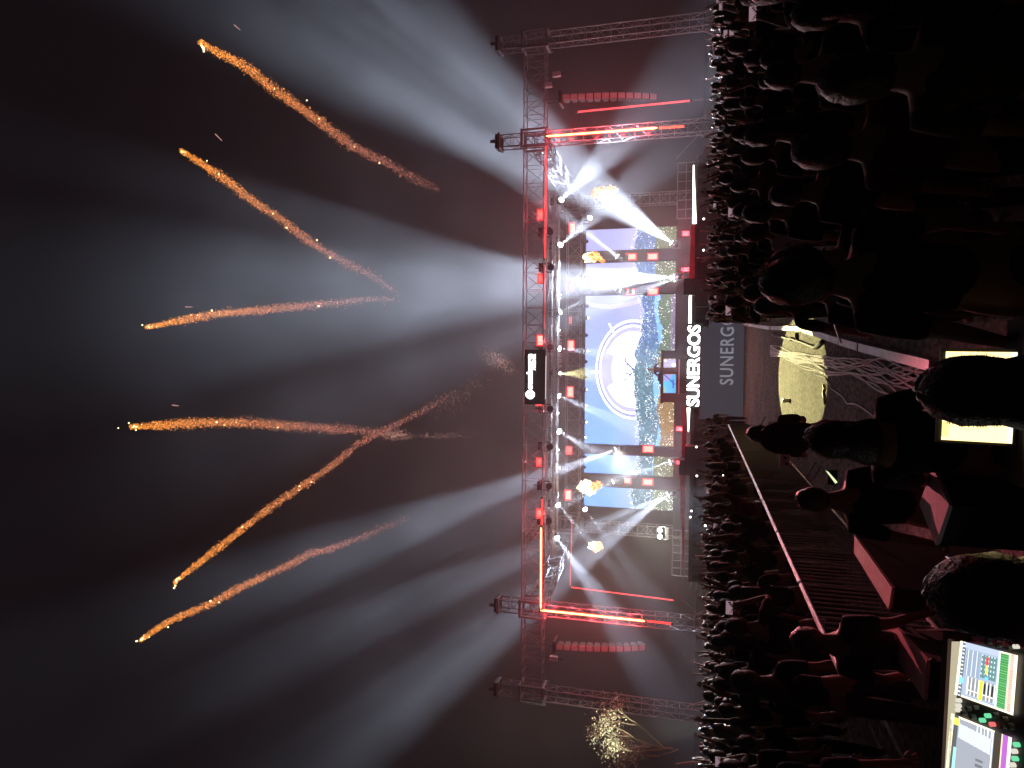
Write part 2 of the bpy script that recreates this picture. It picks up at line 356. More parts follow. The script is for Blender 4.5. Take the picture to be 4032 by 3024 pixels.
bar((2588, 505), (2700, 497), YF-.1, .06, 'dimmer lower end of the right red upright bar', False, emi('orange_red', (1, .10, .05), 2.2))
bar((2130, 2401), (2540, 2444), YF-.1, .075, 'thick glowing red upright bar at the left side of the stage opening', power=520, n=5)
bar((2540, 2444), (2647, 2456), YF-.1, .05, 'dimmer lower end of the left red upright bar', False)
bar((2130, 2395), (2131, 2075), YF-.1, .06, 'bright orange red bar along the left part of the front truss', True, power=70, n=4)
bar((2133, 2070), (2135, 1960), YF-.1, .045, 'short dimmer red bar at the inner end of the left truss bar', False)
bar((2150, 545), (2147, 1020), YF-.1, .03, 'thin red bar along the right part of the front truss', False, power=25, n=3)
bar((2146, 1040), (2145, 1300), YF-.1, .02, 'thin dull pink bar below the front truss right of centre', False, RED_DIM)
bar((2272, 441), (2721, 396), 40, .06, 'thinner red upright bar in the right wing', False, emi('rose_led', (1, .075, .09), 1.5), power=60, n=3)
bar((2246, 2312), (2655, 2364), 42, .045, 'thin red upright bar in the left wing', False, emi('rose_led', (1, 1, 1), 1), power=40, n=3)
bar((2245, 2308), (2252, 2045), 42, .03, 'thin red horizontal bar joining the left wing upright', False, RED_DIM)
q = MB(); q.tube(P(2721, 396, 40), P(2850, 384, 40), .035); tag(q.build('pole', ALU, loc=P(2850, 384, 40)), 'bare grey pole under the right wing red bar', 'pole')
# ------------------------------------------------------------------ strobes
def strobe(x, y, w, h, Y, m, label, power=0, col=REDC, slot=False):     # w along picture x (height in the place), h along picture y (width)
    c = P(x, y, Y); s = Y/FPX*1.03; H_, W_ = w*s, h*s
    t = thing('strobe_light', label, 'strobe light', c, 'red strobe lights on the rig')
    b = MB(); b.box(c+Vector((0, .12, 0)), (W_+.08, .22, H_+.08)); b.build('housing', BLACK, t)
    if m in (RED_STR, ORA_STR):
        b = MB(); b.box(c+Vector((0, .012, 0)), (W_+.15, .02, H_+.15)); b.build('halo_plate', emi('halo_red', (1, .03, .03), 1.1), t)  # glowing plate added as the red halo around the lamp face
    b = MB()
    if slot:
        for k in (-1, 1): 
            if h > w: b.box(c+Vector((0, 0, k*H_*.27)), (W_, .03, H_*.42))
            else: b.box(c+Vector((k*W_*.27, 0, 0)), (W_*.42, .03, H_))
    else: b.box(c, (W_, .03, H_))
    b.build('lamp_face', m, t)
    b = MB(); b.tube(c+Vector((-W_/2-.05, .1, 0)), c+Vector((-W_/2-.05, .1, H_/2+.22)), .018); b.tube(c+Vector((W_/2+.05, .1, 0)), c+Vector((W_/2+.05, .1, H_/2+.22)), .018); b.build('yoke', DARKM, t)
    if power:
        l = bpy.data.lights.new('strobe_flash', 'POINT'); l.energy = power; l.color = col; l.shadow_soft_size = .1
        o = bpy.data.objects.new('strobe_flash', l); COL.objects.link(o); o.location = c-Vector((0, .3, 0))
PW = 34
for a in [(2127, 1340, 20, 36, 35.6, RED_STR, 'brightest red strobe on the front truss right of the glowing sign', PW), (2124, 1581, 22, 26, 35.6, RED_STR, 'red strobe on the front truss just left of the glowing sign', PW*.8, REDC, True),
          (2127, 845, 16, 34, 35.6, ORA_STR, 'dull orange strobe on the front truss right of centre', 80, REDC, True), (2126, 1097, 10, 28, 35.6, ORA_STR, 'narrow dull orange strobe on the front truss between the sign and the right end', 60, REDC, True),
          (2122, 1820, 12, 26, 35.6, ORA_STR, 'orange strobe on the front truss left of the glowing sign', 80, REDC, True), (2122, 2022, 14, 30, 35.6, ORA_STR, 'orange strobe at the inner end of the left truss bar', 100),
          (2253, 897, 20, 34, 43, RED_STR, 'red strobe on the rear truss above the outer right screen', PW*.7), (2248, 1128, 14, 26, 43, ORA_STR, 'orange strobe on the rear truss above the inner right screen', 90, REDC, True),
          (2246, 1261, 12, 28, 43, RED_DIM, 'faint pink strobe on the rear truss above the right corner of the middle screen', 0, REDC, True), (2248, 1360, 19, 34, 43, RED_STR, 'bright red strobe on the rear truss right of the round emblem', PW),
          (2245, 1543, 20, 36, 43, RED_STR, 'bright red strobe on the rear truss left of the round emblem', PW), (2241, 1774, 15, 26, 43, ORA_STR, 'orange strobe on the rear truss above the inner left screen', 90, REDC, True),
          (2237, 1949, 20, 34, 43, RED_STR, 'red strobe on the rear truss above the outer left screen', PW*.7),
          (2485, 1011, 32, 19, 42.3, RED_STR, 'upper red strobe on the post between the two right screens', PW*.35), (2570, 1010, 32, 19, 42.3, RED_STR, 'lower red strobe on the post between the two right screens', PW*.35),
          (2482, 1150, 32, 20, 42.3, RED_STR, 'upper red strobe on the post right of the middle screen', PW*.35), (2571, 1148, 32, 20, 42.3, RED_STR, 'lower red strobe on the post right of the middle screen', PW*.35),
          (2552, 1768, 34, 21, 42.3, RED_STR, 'red strobe on the post left of the middle screen', PW*.35), (2466, 1892, 30, 18, 42.3, RED_STR, 'upper red strobe on the post between the two left screens', PW*.35),
          (2551, 1898, 32, 19, 42.3, RED_STR, 'lower red strobe on the post between the two left screens', PW*.35),
          (2700, 919, 24, 15, 35.4, RED_TUBE, 'small red floor strobe at the right end of the red fascia', 260, REDC, True), (2700, 1061, 24, 13, 35.4, RED_TUBE, 'small red floor strobe at the inner end of the red fascia', 260, REDC, True),
          (2677, 1689, 24, 13, 35.4, RED_TUBE, 'small red floor strobe left of the music table', 260, REDC, True), (2674, 1821, 22, 12, 35.4, RED_TUBE, 'small red floor strobe beside the dark cabinet block', 200, REDC, True),
          (2374, 809, 10, 22, 42, RED_DIM, 'faint pink strobe beside the flame at the right', 0, REDC, True)]:
    strobe(*a)
# ------------------------------------------------------------------ moving heads
def moving_head(p, tgt, label, grp, hang=True, m=LENS, r=.13, sc=1.0):
    p = Vector(p); d = (Vector(tgt)-p).normalized()
    t = thing('moving_head_light', label, 'stage light', p, grp)
    s = 1 if hang else -1; back = p-d*.2*sc
    b = MB(); b.tube(p-d*.42*sc, p-d*.14*sc, .12*sc, 10, .15*sc); b.tube(p-d*.14*sc, p-d*.03*sc, .15*sc, 10, .16*sc); b.build('lamp_head', BLACK, t, True)
    b = MB(); u = d.orthogonal().normalized(); b.tube(p-d*.025*sc, p, r*sc, 12); b.build('lens', m, t)
    b = MB()
    for k in (-1, 1): b.box(back+Vector((k*.2*sc, 0, s*.16*sc)), (.05*sc, .13*sc, .42*sc))
    b.box(back+Vector((0, 0, s*.36*sc)), (.46*sc, .16*sc, .07*sc)); b.build('yoke', DARKM, t)
    b = MB(); b.box(back+Vector((0, 0, s*.46*sc)), (.4*sc, .34*sc, .13*sc))
    if hang: b.tube(back+Vector((0, 0, .5*sc)), back+Vector((0, 0, .72*sc)), .03)
    b.build('base', BLACK, t); return t
LB = ['lit floor spotlight on the right of the stage with the widest beam', 'lit spotlight on top of the post between the two right screens', 'lit spotlight on top of the post right of the middle screen',
      'brightest floor spotlight in front of the inner right screen', 'added fill lamp close beside the brightest floor spotlight', 'lit spotlight on the post left of the middle screen', 'floor spotlight before the outer left screen', 'second lamp at the foot of the outer left screen aiming further left',
      'lit spotlight on the post between the two left screens', 'floor spotlight before the inner left screen', 'third lamp at the foot of the outer left screen',
      'hanging spotlight nearest the right end of the rig', 'hanging spotlight above the outer right screen', 'hanging spotlight above the right edge of the middle screen', 'hanging spotlight just right of the round emblem',
      'hanging spotlight just left of the round emblem', 'hanging spotlight above the left edge of the middle screen', 'hanging spotlight above the outer left screen', 'hanging spotlight nearest the left end of the rig',
      'small spotlight by the outer top corner of the left screens', 'small spotlight beside the right flame']
assert len(BEAMS) == len(LB), (len(BEAMS), len(LB))
for (s, tg, k), lb in zip(BEAMS, LB): moving_head(s+(tg-s).normalized()*-.03, tg, lb, 'lit moving head lights', k == 'down', LENS, .15)
cf = Vector((0, -1, -.15))
offs = [(2165, 912, 'above the outer right screen'), (2168, 1052, 'above the inner right screen'), (2165, 1367, 'behind the right end of the glowing sign'), (2166, 1610, 'left of the glowing sign'), (2164, 1760, 'above the left edge of the middle screen'), (2161, 1915, 'above the gap of the left screens'), (2160, 2052, 'inside the left end of the rig')]
for x, y, w in offs:
    p = P(x, y, 36.4); moving_head(p, p+cf, 'unlit black moving head hanging %s' % w, 'unlit moving head lights', True, mat('dark_glass', (.02, .02, .03), .15), .13, 1.2)
for x, y, w in [(2203, 1161, 'between the outer right spotlights and the emblem'), (2202, 1300, 'right end of the emblem banner'), (2197, 1627, 'left of the emblem banner'), (2197, 1771, 'above the left post'), (2203, 1843, 'above the inner left screen')]:
    p = P(x, y, 39); spill(p, 90); moving_head(p, p+cf, 'dimly glowing lamp hanging %s' % w, 'dim hanging lamps', True, LENSD, .09, .8)
sm = [(2315, 1205), (2316, 1251), (2312, 1320), (2314, 1382), (2310, 1424), (2309, 1485), (2311, 1535), (2308, 1597), (2310, 1662), (2306, 1722), (2314, 950), (2312, 1086), (2307, 1800), (2304, 1840), (2302, 1952)]
for i, (x, y) in enumerate(sm):
    p = P(x, y, 42.3); lit = y in (1251, 1382, 1535, 1597, 1662, 1722)
    moving_head(p, p+Vector((0, -.7, -.8)), '%s small lamp on the upper screen edge, %s from the right' % ('glowing' if lit else 'dark', ordn(sorted(s[1] for s in sm).index(y)+1)), 'small lamps along the top of the video screens', True, LENS if lit else mat('dark_glass', (0, 0, 0)), .075, .6)
# ------------------------------------------------------------------ signs on the roof
t = thing('roof_sign', 'glowing white sign with a round emblem on the middle of the front truss', 'sign', P(2145, 1480, YF-.35))
YS = YF-.4
a = P(2147, 1590, YS); c = P(2068, 1380, YS)
b = MB(); b.box2((a.x-.05, YS, a.z), (c.x+.05, YS+.12, c.z+.02)); b.build('backing_board', BLACK, t)
a = P(2097, 1532, YS); c = P(2075, 1394, YS); G = emi('sign_glow', (1, 1, .94), 4)
put_text('lettering', 'sunburn', a.x, a.z, c.x, c.z, YS-.01, G, t, bold=.045, depth=.05, spacing=1.02)
a = P(2109, 1458, YS); c = P(2098, 1394, YS); put_text('small_lettering', 'ARENA', a.x, a.z, c.x, c.z, YS-.01, G, t, bold=.03, depth=.05)
def emblem(cx, cz, Y, R0, m, par, n=7):
    b = MB()
    for i in range(n):
        for j in range(n):
            x = (i-(n-1)/2)/(n/2); z = (j-(n-1)/2)/(n/2)
            if x*x+z*z < .93: b.box((cx+x*R0, Y, cz+z*R0), (R0*2/n*.72, .04, R0*2/n*.72))
    for k in range(n):
        x = (k-(n-1)/2)/(n/2); hgt = math.sqrt(max(0, .9-x*x))
        b.box((cx+x*R0, Y+.01, cz), (R0*.06, .02, 2*R0*hgt)); b.box((cx, Y+.012, cz+x*R0), (2*R0*hgt, .02, R0*.06))
    return b.build('round_emblem', m, par)
e = P(2088, 1553, YS); emblem(e.x, e.z, YS-.03, .235, emi('emblem_glow', (1, 1, .94), 9), t)
bar((2150, 1398), (2148, 1574), YF-.45, .022, 'thin pale tube along the lower edge of the glowing sign', False, emi('pale_tube', (1, .75, .75), .9))
YN = 40.2
t = thing('hanging_banner', 'dim banner strip with pale emblem and letters behind the lighting truss', 'banner', P(2215, 1420, YN))
a = P(2225, 1600, YN); c = P(2190, 1290, YN); b = MB(); b.box2((a.x, YN, a.z), (c.x, YN+.02, c.z)); b.build('banner_cloth', mat('banner_cloth', (.05, .015, .02), .8, 0, .2, 3), t)
a = P(2211, 1447, YN); c = P(2196, 1308, YN); pn = mat('pale_print', (.75, .55, .58), .6)
put_text('lettering', 'sunburn', a.x, a.z, c.x, c.z, YN-.01, pn, t, bold=.0, depth=.01, spacing=1.25)
e = P(2204, 1472, YN); emblem(e.x, e.z, YN-.03, .22, pn, t)
# ------------------------------------------------------------------ video screens (LED pixels carry the picture)
YSC = 43.0
SC = dict(x0=P(2480, 1752, YSC).x, x1=P(2480, 1162, YSC).x, z0=P(2656, 1458, YSC).z, z1=P(2304, 1458, YSC).z)
def vnoise(x, y, seed=0):
    r = np.random.default_rng(seed).random((64, 64)); xi = np.floor(x).astype(int); yi = np.floor(y).astype(int); fx = x-xi; fy = y-yi; fx = fx*fx*(3-2*fx); fy = fy*fy*(3-2*fy)
    g = lambda a, b: r[a % 64, b % 64]
    return (g(xi, yi)*(1-fx)+g(xi+1, yi)*fx)*(1-fy)+(g(xi, yi+1)*(1-fx)+g(xi+1, yi+1)*fx)*fy
def fbm(x, y, s=0): return (vnoise(x, y, s)+.5*vnoise(x*2.1, y*2.1, s+1)+.25*vnoise(x*4.3, y*4.3, s+2)+.12*vnoise(x*9, y*9, s+3))/1.87
def art(s, t):          # s 0..1 across the middle screen (extends beyond), t 0 top .. 1 bottom
    px = s*590.; py = t*352.
    c = np.zeros(s.shape+(3,))
    L = np.array([.13, .36, .86]); M_ = np.array([.26, .40, .84]); Rr = np.array([.31, .35, .74])
    k = np.clip(s, -.4, 1.4)[..., None]
    c[:] = np.where(k < .5, L+(M_-L)*np.clip(k/.5, 0, 1), M_+(Rr-M_)*np.clip((k-.5)/.5, 0, 1))
    c *= (1.05-.12*t)[..., None]*(.92+.16*fbm(px/60, py/60, 5))[..., None]
    hz = np.clip((t-.3)/.3, 0, 1)[..., None]; c = c*(1-hz*.45)+np.array([.52, .52, .9])*hz*.45
    streak = (np.abs(px-560+14*np.sin(py/60)) < 9) | (np.abs(px-690) < 6); c[streak & (t < .62)] += np.array([.16, .12, .1])
    # target rings
    ex = (px-298)/1.0; ey = (py-190)*1.33; d = np.hypot(ex, ey)
    ring = (d < 196) & (d > 187); c[(d < 196)] = np.array([.30, .34, .62]); c[(d < 176)] = np.array([.46, .47, .80])
    an = np.degrees(np.arctan2(-ey, ex))
    cr = (d < 150) & (d > 108) & ((an < 62) | (an > 118) | (an < -0)); c[cr] = 1.6
    c[(d <= 112)] = np.array([.80, .72, .78])*(.75+.5*fbm(px/9, py/9, 8))[(d <= 112)][..., None]
    c[ring | ((d < 176) & (d > 168))] = 1.5
    for aa in (35, 93, 190):
        a = math.radians(aa); u = ex*math.cos(a)-ey*math.sin(a)*1; w = ex*math.sin(a)+ey*math.cos(a)
        c[(np.abs(w) < 4) & (u > 176) & (u < 222)] = 1.5
    dc = np.hypot(ex-6, (ey-10)*1.0); c[dc < 82+8*fbm(px/12, py/12, 3)] = 1.9
    # dark branch-like figure
    def stroke(p, q, w0, col):
        p = np.array(p, float); q = np.array(q, float); v = q-p; tt = np.clip(((px-p[0])*v[0]+(py-p[1])*v[1])/(v@v), 0, 1)
        dd = np.hypot(px-p[0]-v[0]*tt, py-p[1]-v[1]*tt); c[dd < w0*(1-.5*tt)] = col
    B_ = np.array([.07, .12, .34])
    for p, q, w0 in [((300, 240), (296, 186), 6), ((296, 200), (262, 168), 4), ((296, 196), (330, 160), 5), ((262, 168), (250, 150), 3), ((330, 160), (352, 164), 4), ((318, 172), (312, 148), 3), ((280, 180), (284, 150), 3), ((345, 235), (255, 238), 5), ((300, 215), (338, 205), 6), ((240, 232), (262, 244), 4)]: stroke(p, q, w0, B_)
    # hills, water, flowers
    h1 = .60+.05*np.sin(px/75+1)+.06*(fbm(px/22, py*0, 12)-.5)-.04*np.exp(-((px-60)/90)**2)
    band = t > h1; teal = np.array([.05, .15, .21]); blue = np.array([.06, .14, .31])
    mixr = np.clip((px-300)/120, 0, 1)[..., None]; tex = fbm(px/7, py/9, 20)[..., None]
    col = (teal*(1-mixr)+blue*mixr)*(.5+1.3*tex); c[band] = col[band]
    pale = band & (fbm(px/11, py/4, 31) > .68); c[pale] = np.array([.22, .42, .55])
    wat = (t > .80+.03*np.sin(px/50)) & (t < .865+.04*np.sin(px/40+2)); c[wat] = (np.array([.20, .48, .92])*np.ones_like(c))[wat]
    gr = t > .84+.05*(fbm(px/16, px*0, 40)-.5)+.02*np.sin(px/31); gcol = np.where(mixr > .4, np.array([.085, .145, .10]), np.array([.22, .15, .06])); gcol = gcol*(.45+1.3*fbm(px/5, py/5, 41))[..., None]
    c[gr] = gcol[gr]; lav = (t > .95) & (s > .62); c[lav] = (np.array([.16, .14, .22])*(.6+fbm(px/6, py/6, 44)[..., None]))[lav]
    sidel = (s < -.02) | (s > 1.02); gs = sidel & (t > .78); gg = np.array([.08, .12, .06])*(.4+1.6*fbm(px/5, py/6, 50))[..., None]; c[gs] = gg[gs]
    fl = (fbm(px/2.7, py/2.7, 60) > .715-.05*np.clip((.3-s), 0, .2)) & (((t > h1-.04) & (t < h1+.05)) | ((t > .68) & (fbm(px/25, py/25, 61) > .46))); c[fl] = 1.7
    return np.clip(c, 0, 2)
SCM = emi_attr('video_screen_pixels', 1.65, 'col', True)
def screen(xl, xr, label, nx, ny):
    t = thing('video_screen', label, 'video screen', (xl, YSC, SC['z0']), 'video screens across the back of the stage')
    z0, z1 = SC['z0'], SC['z1']
    X = np.linspace(xl, xr, nx+1); Z = np.linspace(z0, z1, ny+1)
    b = MB(); b.v = [(x, YSC, z) for z in Z for x in X]; b.f = [(j*(nx+1)+i, j*(nx+1)+i+1, (j+1)*(nx+1)+i+1, (j+1)*(nx+1)+i) for j in range(ny) for i in range(nx)]
    o = b.build('display', SCM, t)
    xs = (X[:-1]+X[1:])/2; zs = (Z[:-1]+Z[1:])/2; gx, gz = np.meshgrid(xs, zs)
    s = (gx-SC['x0'])/(SC['x1']-SC['x0']); tt = 1-(gz-z0)/(z1-z0); c = art(s, tt).reshape(-1, 3)
    ca = o.data.color_attributes.new('col', 'FLOAT_COLOR', 'CORNER'); cc = np.ones((len(o.data.polygons), 4, 4)); cc[:, :, :3] = c[:, None, :]; ca.data.foreach_set('color', cc.ravel())
    b = MB(); b.box2((xl-.05, YSC+.03, z0-.05), (xr+.05, YSC+.2, z1+.05)); b.build('cabinet_frame', BLACK, t)
SCREENP = 130
screen(SC['x0'], SC['x1'], 'large middle video screen with white target rings over blue hills', 330, 200)
for ya, yb, lb in ((1115, 1033, 'inner right upright video screen showing pale sky'), (983, 899, 'outer right upright video screen showing pale sky'), (1869, 1794, 'inner left upright video screen with white flowers at its foot'), (2001, 1923, 'outer left upright video screen with flowers at its foot')):
    screen(P(2480, ya, YSC).x, P(2480, yb, YSC).x, lb, 46, 200)
for ya, yb, lb in ((1033, 983, 'dark upright post between the two right screens'), (1162, 1115, 'dark upright post right of the middle screen'), (1794, 1752, 'dark upright post left of the middle screen'), (1923, 1869, 'dark upright post between the two left screens')):
    xl = P(2480, ya, YSC).x; xr = P(2480, yb, YSC).x; t = thing('screen_post', lb, 'post', ((xl+xr)/2, YSC, ZD), 'dark posts between the video screens')
    b = MB(); b.box2((xl+.08, YSC-.3, ZD), (xr-.08, YSC+.1, SC['z1']-.4)); b.build('post_body', CLOTH, t)
    b = MB(); b.box2((xl+.08, YSC-.36, SC['z1']-1.9), (xr-.08, YSC-.3, SC['z1']-1.86)); b.build('lamp_shelf', DARKM, t)
# rear riser the screens stand on
b = MB(); b.box2((P(2600, 2090, YSC).x, 42.7, ZD+.002), (P(2600, 800, YSC).x, 44.6, SC['z0']-.06)); tag(b.build('screen_riser', CLOTH, loc=(SX, 43, ZD)), 'long black riser under the row of video screens', 'riser')
# ------------------------------------------------------------------ performer's table
YT = 38.0
def bx(par, name, x0, x1, y0, y1, Y, d, m):
    a = P(x1, y1, Y); c = P(x0, y0, Y); b = MB(); b.box2((a.x, Y, a.z), (c.x, Y+d, c.z)); return b.build(name, m, par)
t = thing('music_booth', 'dark booth with two bright front screens in the middle of the stage', 'booth', P(2700, 1480, YT))
bx(t, 'side_cabinet', 2608, 2702, 1380, 1412, YT, .9, SPK); bx(t, 'side_cabinet', 2606, 2700, 1549, 1585, YT, .9, SPK)
bx(t, 'table_top', 2603, 2610, 1378, 1588, YT-.05, 1.0, DARKM); bx(t, 'kick_panel', 2664, 2702, 1412, 1549, YT+.05, .8, BLACK); bx(t, 'centre_post', 2610, 2664, 1448, 1473, YT+.02, .7, mat('brown_wood', (.10, .05, .04), .6, 0, .3, 6))
bx(t, 'front_rail', 2672, 2675, 1415, 1552, YT-.06, .05, mat('pink_trim', (0, 0, 0)))
def pix(par, name, q, nx, ny, fn, th=.02):           # small display: q = four corner points TL TR BR BL
    q = [Vector(p) for p in q]; b = MB(); uu = np.linspace(0, 1, nx+1); vv = np.linspace(0, 1, ny+1)
    for v in vv:
        for u in uu: b.v.append(tuple(q[0].lerp(q[1], u).lerp(q[3].lerp(q[2], u), v)))
    b.f = [(j*(nx+1)+i, (j+1)*(nx+1)+i, (j+1)*(nx+1)+i+1, j*(nx+1)+i+1) for j in range(ny) for i in range(nx)]
    o = b.build(name, SCM, par); U, V = np.meshgrid((uu[:-1]+uu[1:])/2, (vv[:-1]+vv[1:])/2); c = fn(U, V).reshape(-1, 3)
    ca = o.data.color_attributes.new('col', 'FLOAT_COLOR', 'CORNER'); cc = np.ones((len(o.data.polygons), 4, 4)); cc[:, :, :3] = c[:, None, :]; ca.data.foreach_set('color', cc.ravel()); return o
def f1(u, v):
    c = np.zeros(u.shape+(3,)); c[:] = (.08, .42, .92); c *= (1.1-.3*v)[..., None]
    c[(u > .62) & (v < .75-(1-u))] = (.30, .30, .60); w = np.abs((v-.15)-(1-u)*1.6+.1) < .06; c[w & (u > .45)] = (.03, .04, .2); c[(np.abs(v-.78) < .04) & (u > .25) & (u < .72)] = (.02, .05, .3); c[(v < .25) & (u < .3)] = (.25, .45, .35); return c
def f2(u, v):
    c = np.zeros(u.shape+(3,)); c[:] = (.42, .38, .55); c *= (.7+.6*fbm(u*6, v*6, 70))[..., None]; c[np.hypot(u-.3, (v-.85)) < .2] = 1.2; c[np.hypot(u-.8, v-.15) < .15] = (.7, .7, .6); return c
def prect(x0, x1, y0, y1, Y): return [P(x0, y1, Y), P(x0, y0, Y), P(x1, y0, Y), P(x1, y1, Y)]
pix(t, 'blue_display', prect(2612, 2661, 1474, 1547, YT-.01), 40, 30, f1); pix(t, 'lilac_display', prect(2613, 2661, 1414, 1447, YT-.01), 20, 30, f2)
t2 = thing('music_mixer', 'small dark mixer standing on the booth top', 'mixer', P(2603, 1480, YT+.3)); bx(t2, 'mixer_body', 2596, 2603, 1462, 1512, YT+.25, .4, BLACK); bx(t2, 'raised_panel', 2590, 2596, 1470, 1500, YT+.5, .1, DARKM)
# thin railings and stairs at the wings
def rail(A, B, n, label):
    A = Vector(A); B = Vector(B); t = thing('handrail', label, 'handrail', A, 'grey handrails beside the stage')
    b = MB(); b.tube(A+Vector((0, 0, 1)), B+Vector((0, 0, 1)), .03); b.tube(A+Vector((0, 0, .5)), B+Vector((0, 0, .5)), .025); b.build('rail', ALU, t)
    for i in range(n): p = A.lerp(B, i/(n-1)); b = MB(); b.tube(p, p+Vector((0, 0, 1)), .028); b.build('baluster', ALU, t)
rail((P(2700, 860, 42).x, 42, ZD), (P(2700, 640, 42).x, 42, ZD), 7, 'grey handrail on the right wing of the deck')
rail((P(2700, 2270, 42).x, 42, ZD), (P(2700, 2090, 42).x, 42, ZD), 7, 'grey handrail on the left wing of the deck')
def stairs(x, Y, s, label):
    t = thing('stair_flight', label, 'stairs', (x, Y, 0)); 
    for k in range(9):
        b = MB(); b.box((x+s*k*.26, Y, ZD-.15-k*ZD/9), (.28, 1.1, .05)); b.build('tread', ALU, t)
    b = MB(); b.tube((x, Y-.55, ZD+.9), (x+s*2.4, Y-.55, 1.0), .035); b.tube((x, Y-.55, ZD-.1), (x+s*2.4, Y-.55, .05), .05); b.tube((x+s*2.4, Y-.55, 0), (x+s*2.4, Y-.55, 1.0), .03); b.build('handrail', ALU, t)
stairs(P(2735, 640, 37).x+.1, 37, 1, 'metal stairs at the right end of the stage'); stairs(P(2695, 2290, 37).x-.1, 37, -1, 'metal stairs at the left end of the stage')
# two bright lamps at the left
for (y, w) in ((2088, 'right'), (2113, 'left')):
    p = P(2598, y, 43.5); spill(p, 260, (1, 1, .8), .6); moving_head(p, p+Vector((0, -1, 0)), '%s lamp of the bright pair at the foot of the rear left tower' % w, 'pair of bright lamps at the rear left tower', False, LENS, .14)
# ------------------------------------------------------------------ line arrays
PALEG = mat('pale_speaker_grille', (.62, .52, .55), .5, .1, .3, 30)
def line_array(top, bot, n, Y, label):
    A = P(*top, Y); B = P(*bot, Y); t = thing('line_array', label, 'speaker array', A, 'hanging loudspeaker arrays'); L = (A-B).length
    pos = A.copy(); ang = 0; hgt = L/n*1.0
    for k in range(n):
        ang = R(-1-1.1*k-(max(0, k-5)**1.5)*.7); dz = hgt*math.cos(ang); dy = hgt*math.sin(-ang)
        x = A.x+(B.x-A.x)*k/n; c = Vector((x, pos.y+dy/2, pos.z-dz/2))
        M = Matrix.Rotation(-ang, 3, 'X'); b = MB(); w = .30
        q = lambda X, Yy, Z: c+M @ Vector((X, Yy, Z))
        V = [q(-w/2, -.02, hgt*.46), q(w/2, -.02, hgt*.46), q(w/2, -.02, -hgt*.46), q(-w/2, -.02, -hgt*.46), q(-w/2+.05, .55, hgt*.3), q(w/2-.05, .55, hgt*.3), q(w/2-.05, .55, -hgt*.3), q(-w/2+.05, .55, -hgt*.3)]
        b.hexa(V[:4], V[4:]); cb = b.build('cabinet', SPK, t)
        b = MB(); e = .035; V = [q(-w/2+e*.3, -.04, hgt*.43), q(w/2-e*.3, -.04, hgt*.43), q(w/2-e*.6, -.04, -hgt*.40), q(-w/2+e*.6, -.04, -hgt*.40)]; V2 = [p+M @ Vector((0, .02, 0)) for p in V]
        b.hexa(V, V2); g_ = b.build('grille', PALEG, cb)
        pos = Vector((x, pos.y+dy, pos.z-dz))
    b = MB(); b.box(A+Vector((0, .3, .1)), (.6, .9, .12)); b.build('flying_frame', DARKM, t)
    b = MB(); b.tube(A+Vector((0, .1, .1)), (A.x, A.y+.1, H+.1), .022); b.tube(A+Vector((0, .6, .1)), (A.x, A.y+.6, H+.1), .022); b.build('chain', DARKM, t)
line_array((2214, 384), (2592, 359), 12, YF, 'curved hanging loudspeaker array in the right wing')
line_array((2190, 2546), (2546, 2573), 12, YF, 'curved hanging loudspeaker array in the left wing')
for (x, y, lb) in ((2192, 293, 'outer small box speaker hanging in the right wing'), (2158, 335, 'upper small box hanging under the right wing truss'), (2180, 2592, 'small box hanging in the left wing')):
    p = P(x, y, YF+.3); t = thing('chain_hoist', lb, 'hoist', p, 'chain hoists in the wings'); b = MB(); b.box(p, (.22, .22, .42)); b.build('motor_body', PALEG, t); b = MB(); b.tube(p+Vector((0, 0, .2)), (p.x, p.y, H), .015); b.build('chain', DARKM, t); b = MB(); b.tube(p-Vector((0, 0, .2)), p-Vector((0, 0, .5)), .03); b.build('hook', DARKM, t)
# ------------------------------------------------------------------ people
def skin_mesh(chains, sub=1):
    """chains: list of lists of (x,y,z,r); first vertex of a chain that matches an existing vertex is shared"""
    V = []; E = []; Rr = []; roots = []
    def vid(p):
        for i, v in enumerate(V):
            if (v-Vector(p[:3])).length < 1e-4: return i, False
        V.append(Vector(p[:3])); Rr.append(p[3] if len(p) > 3 else .05); return len(V)-1, True
    for ch in chains:
        prev = None
        for k, p in enumerate(ch):
            i, new = vid(p)
            if prev is None and new: roots.append(i)
            if prev is not None: E.append((prev, i))
            prev = i
    me = bpy.data.meshes.new('sk'); me.from_pydata([v[:] for v in V], E, []); o = bpy.data.objects.new('sk', me); COL.objects.link(o)
    o.modifiers.new('s', 'SKIN'); 
    lay = me.skin_vertices[0] if me.skin_vertices else None
    if lay is None:
        bm = bmesh.new(); bm.from_mesh(me); bm.verts.layers.skin.verify(); bm.to_mesh(me); bm.free(); lay = me.skin_vertices[0]
    for i, r in enumerate(Rr):
        r2 = r if hasattr(r, '__len__') else (r, r); lay.data[i].radius = r2; lay.data[i].use_root = i in roots
    if sub: m = o.modifiers.new('u', 'SUBSURF'); m.levels = sub; m.render_levels = sub
    bpy.context.view_layer.update()
    em = bpy.data.meshes.new_from_object(o.evaluated_get(bpy.context.evaluated_depsgraph_get()))
    VV = [v.co[:] for v in em.vertices]; FF = [tuple(p.vertices) for p in em.polygons]
    bpy.data.objects.remove(o); bpy.data.meshes.remove(me); bpy.data.meshes.remove(em); return VV, FF
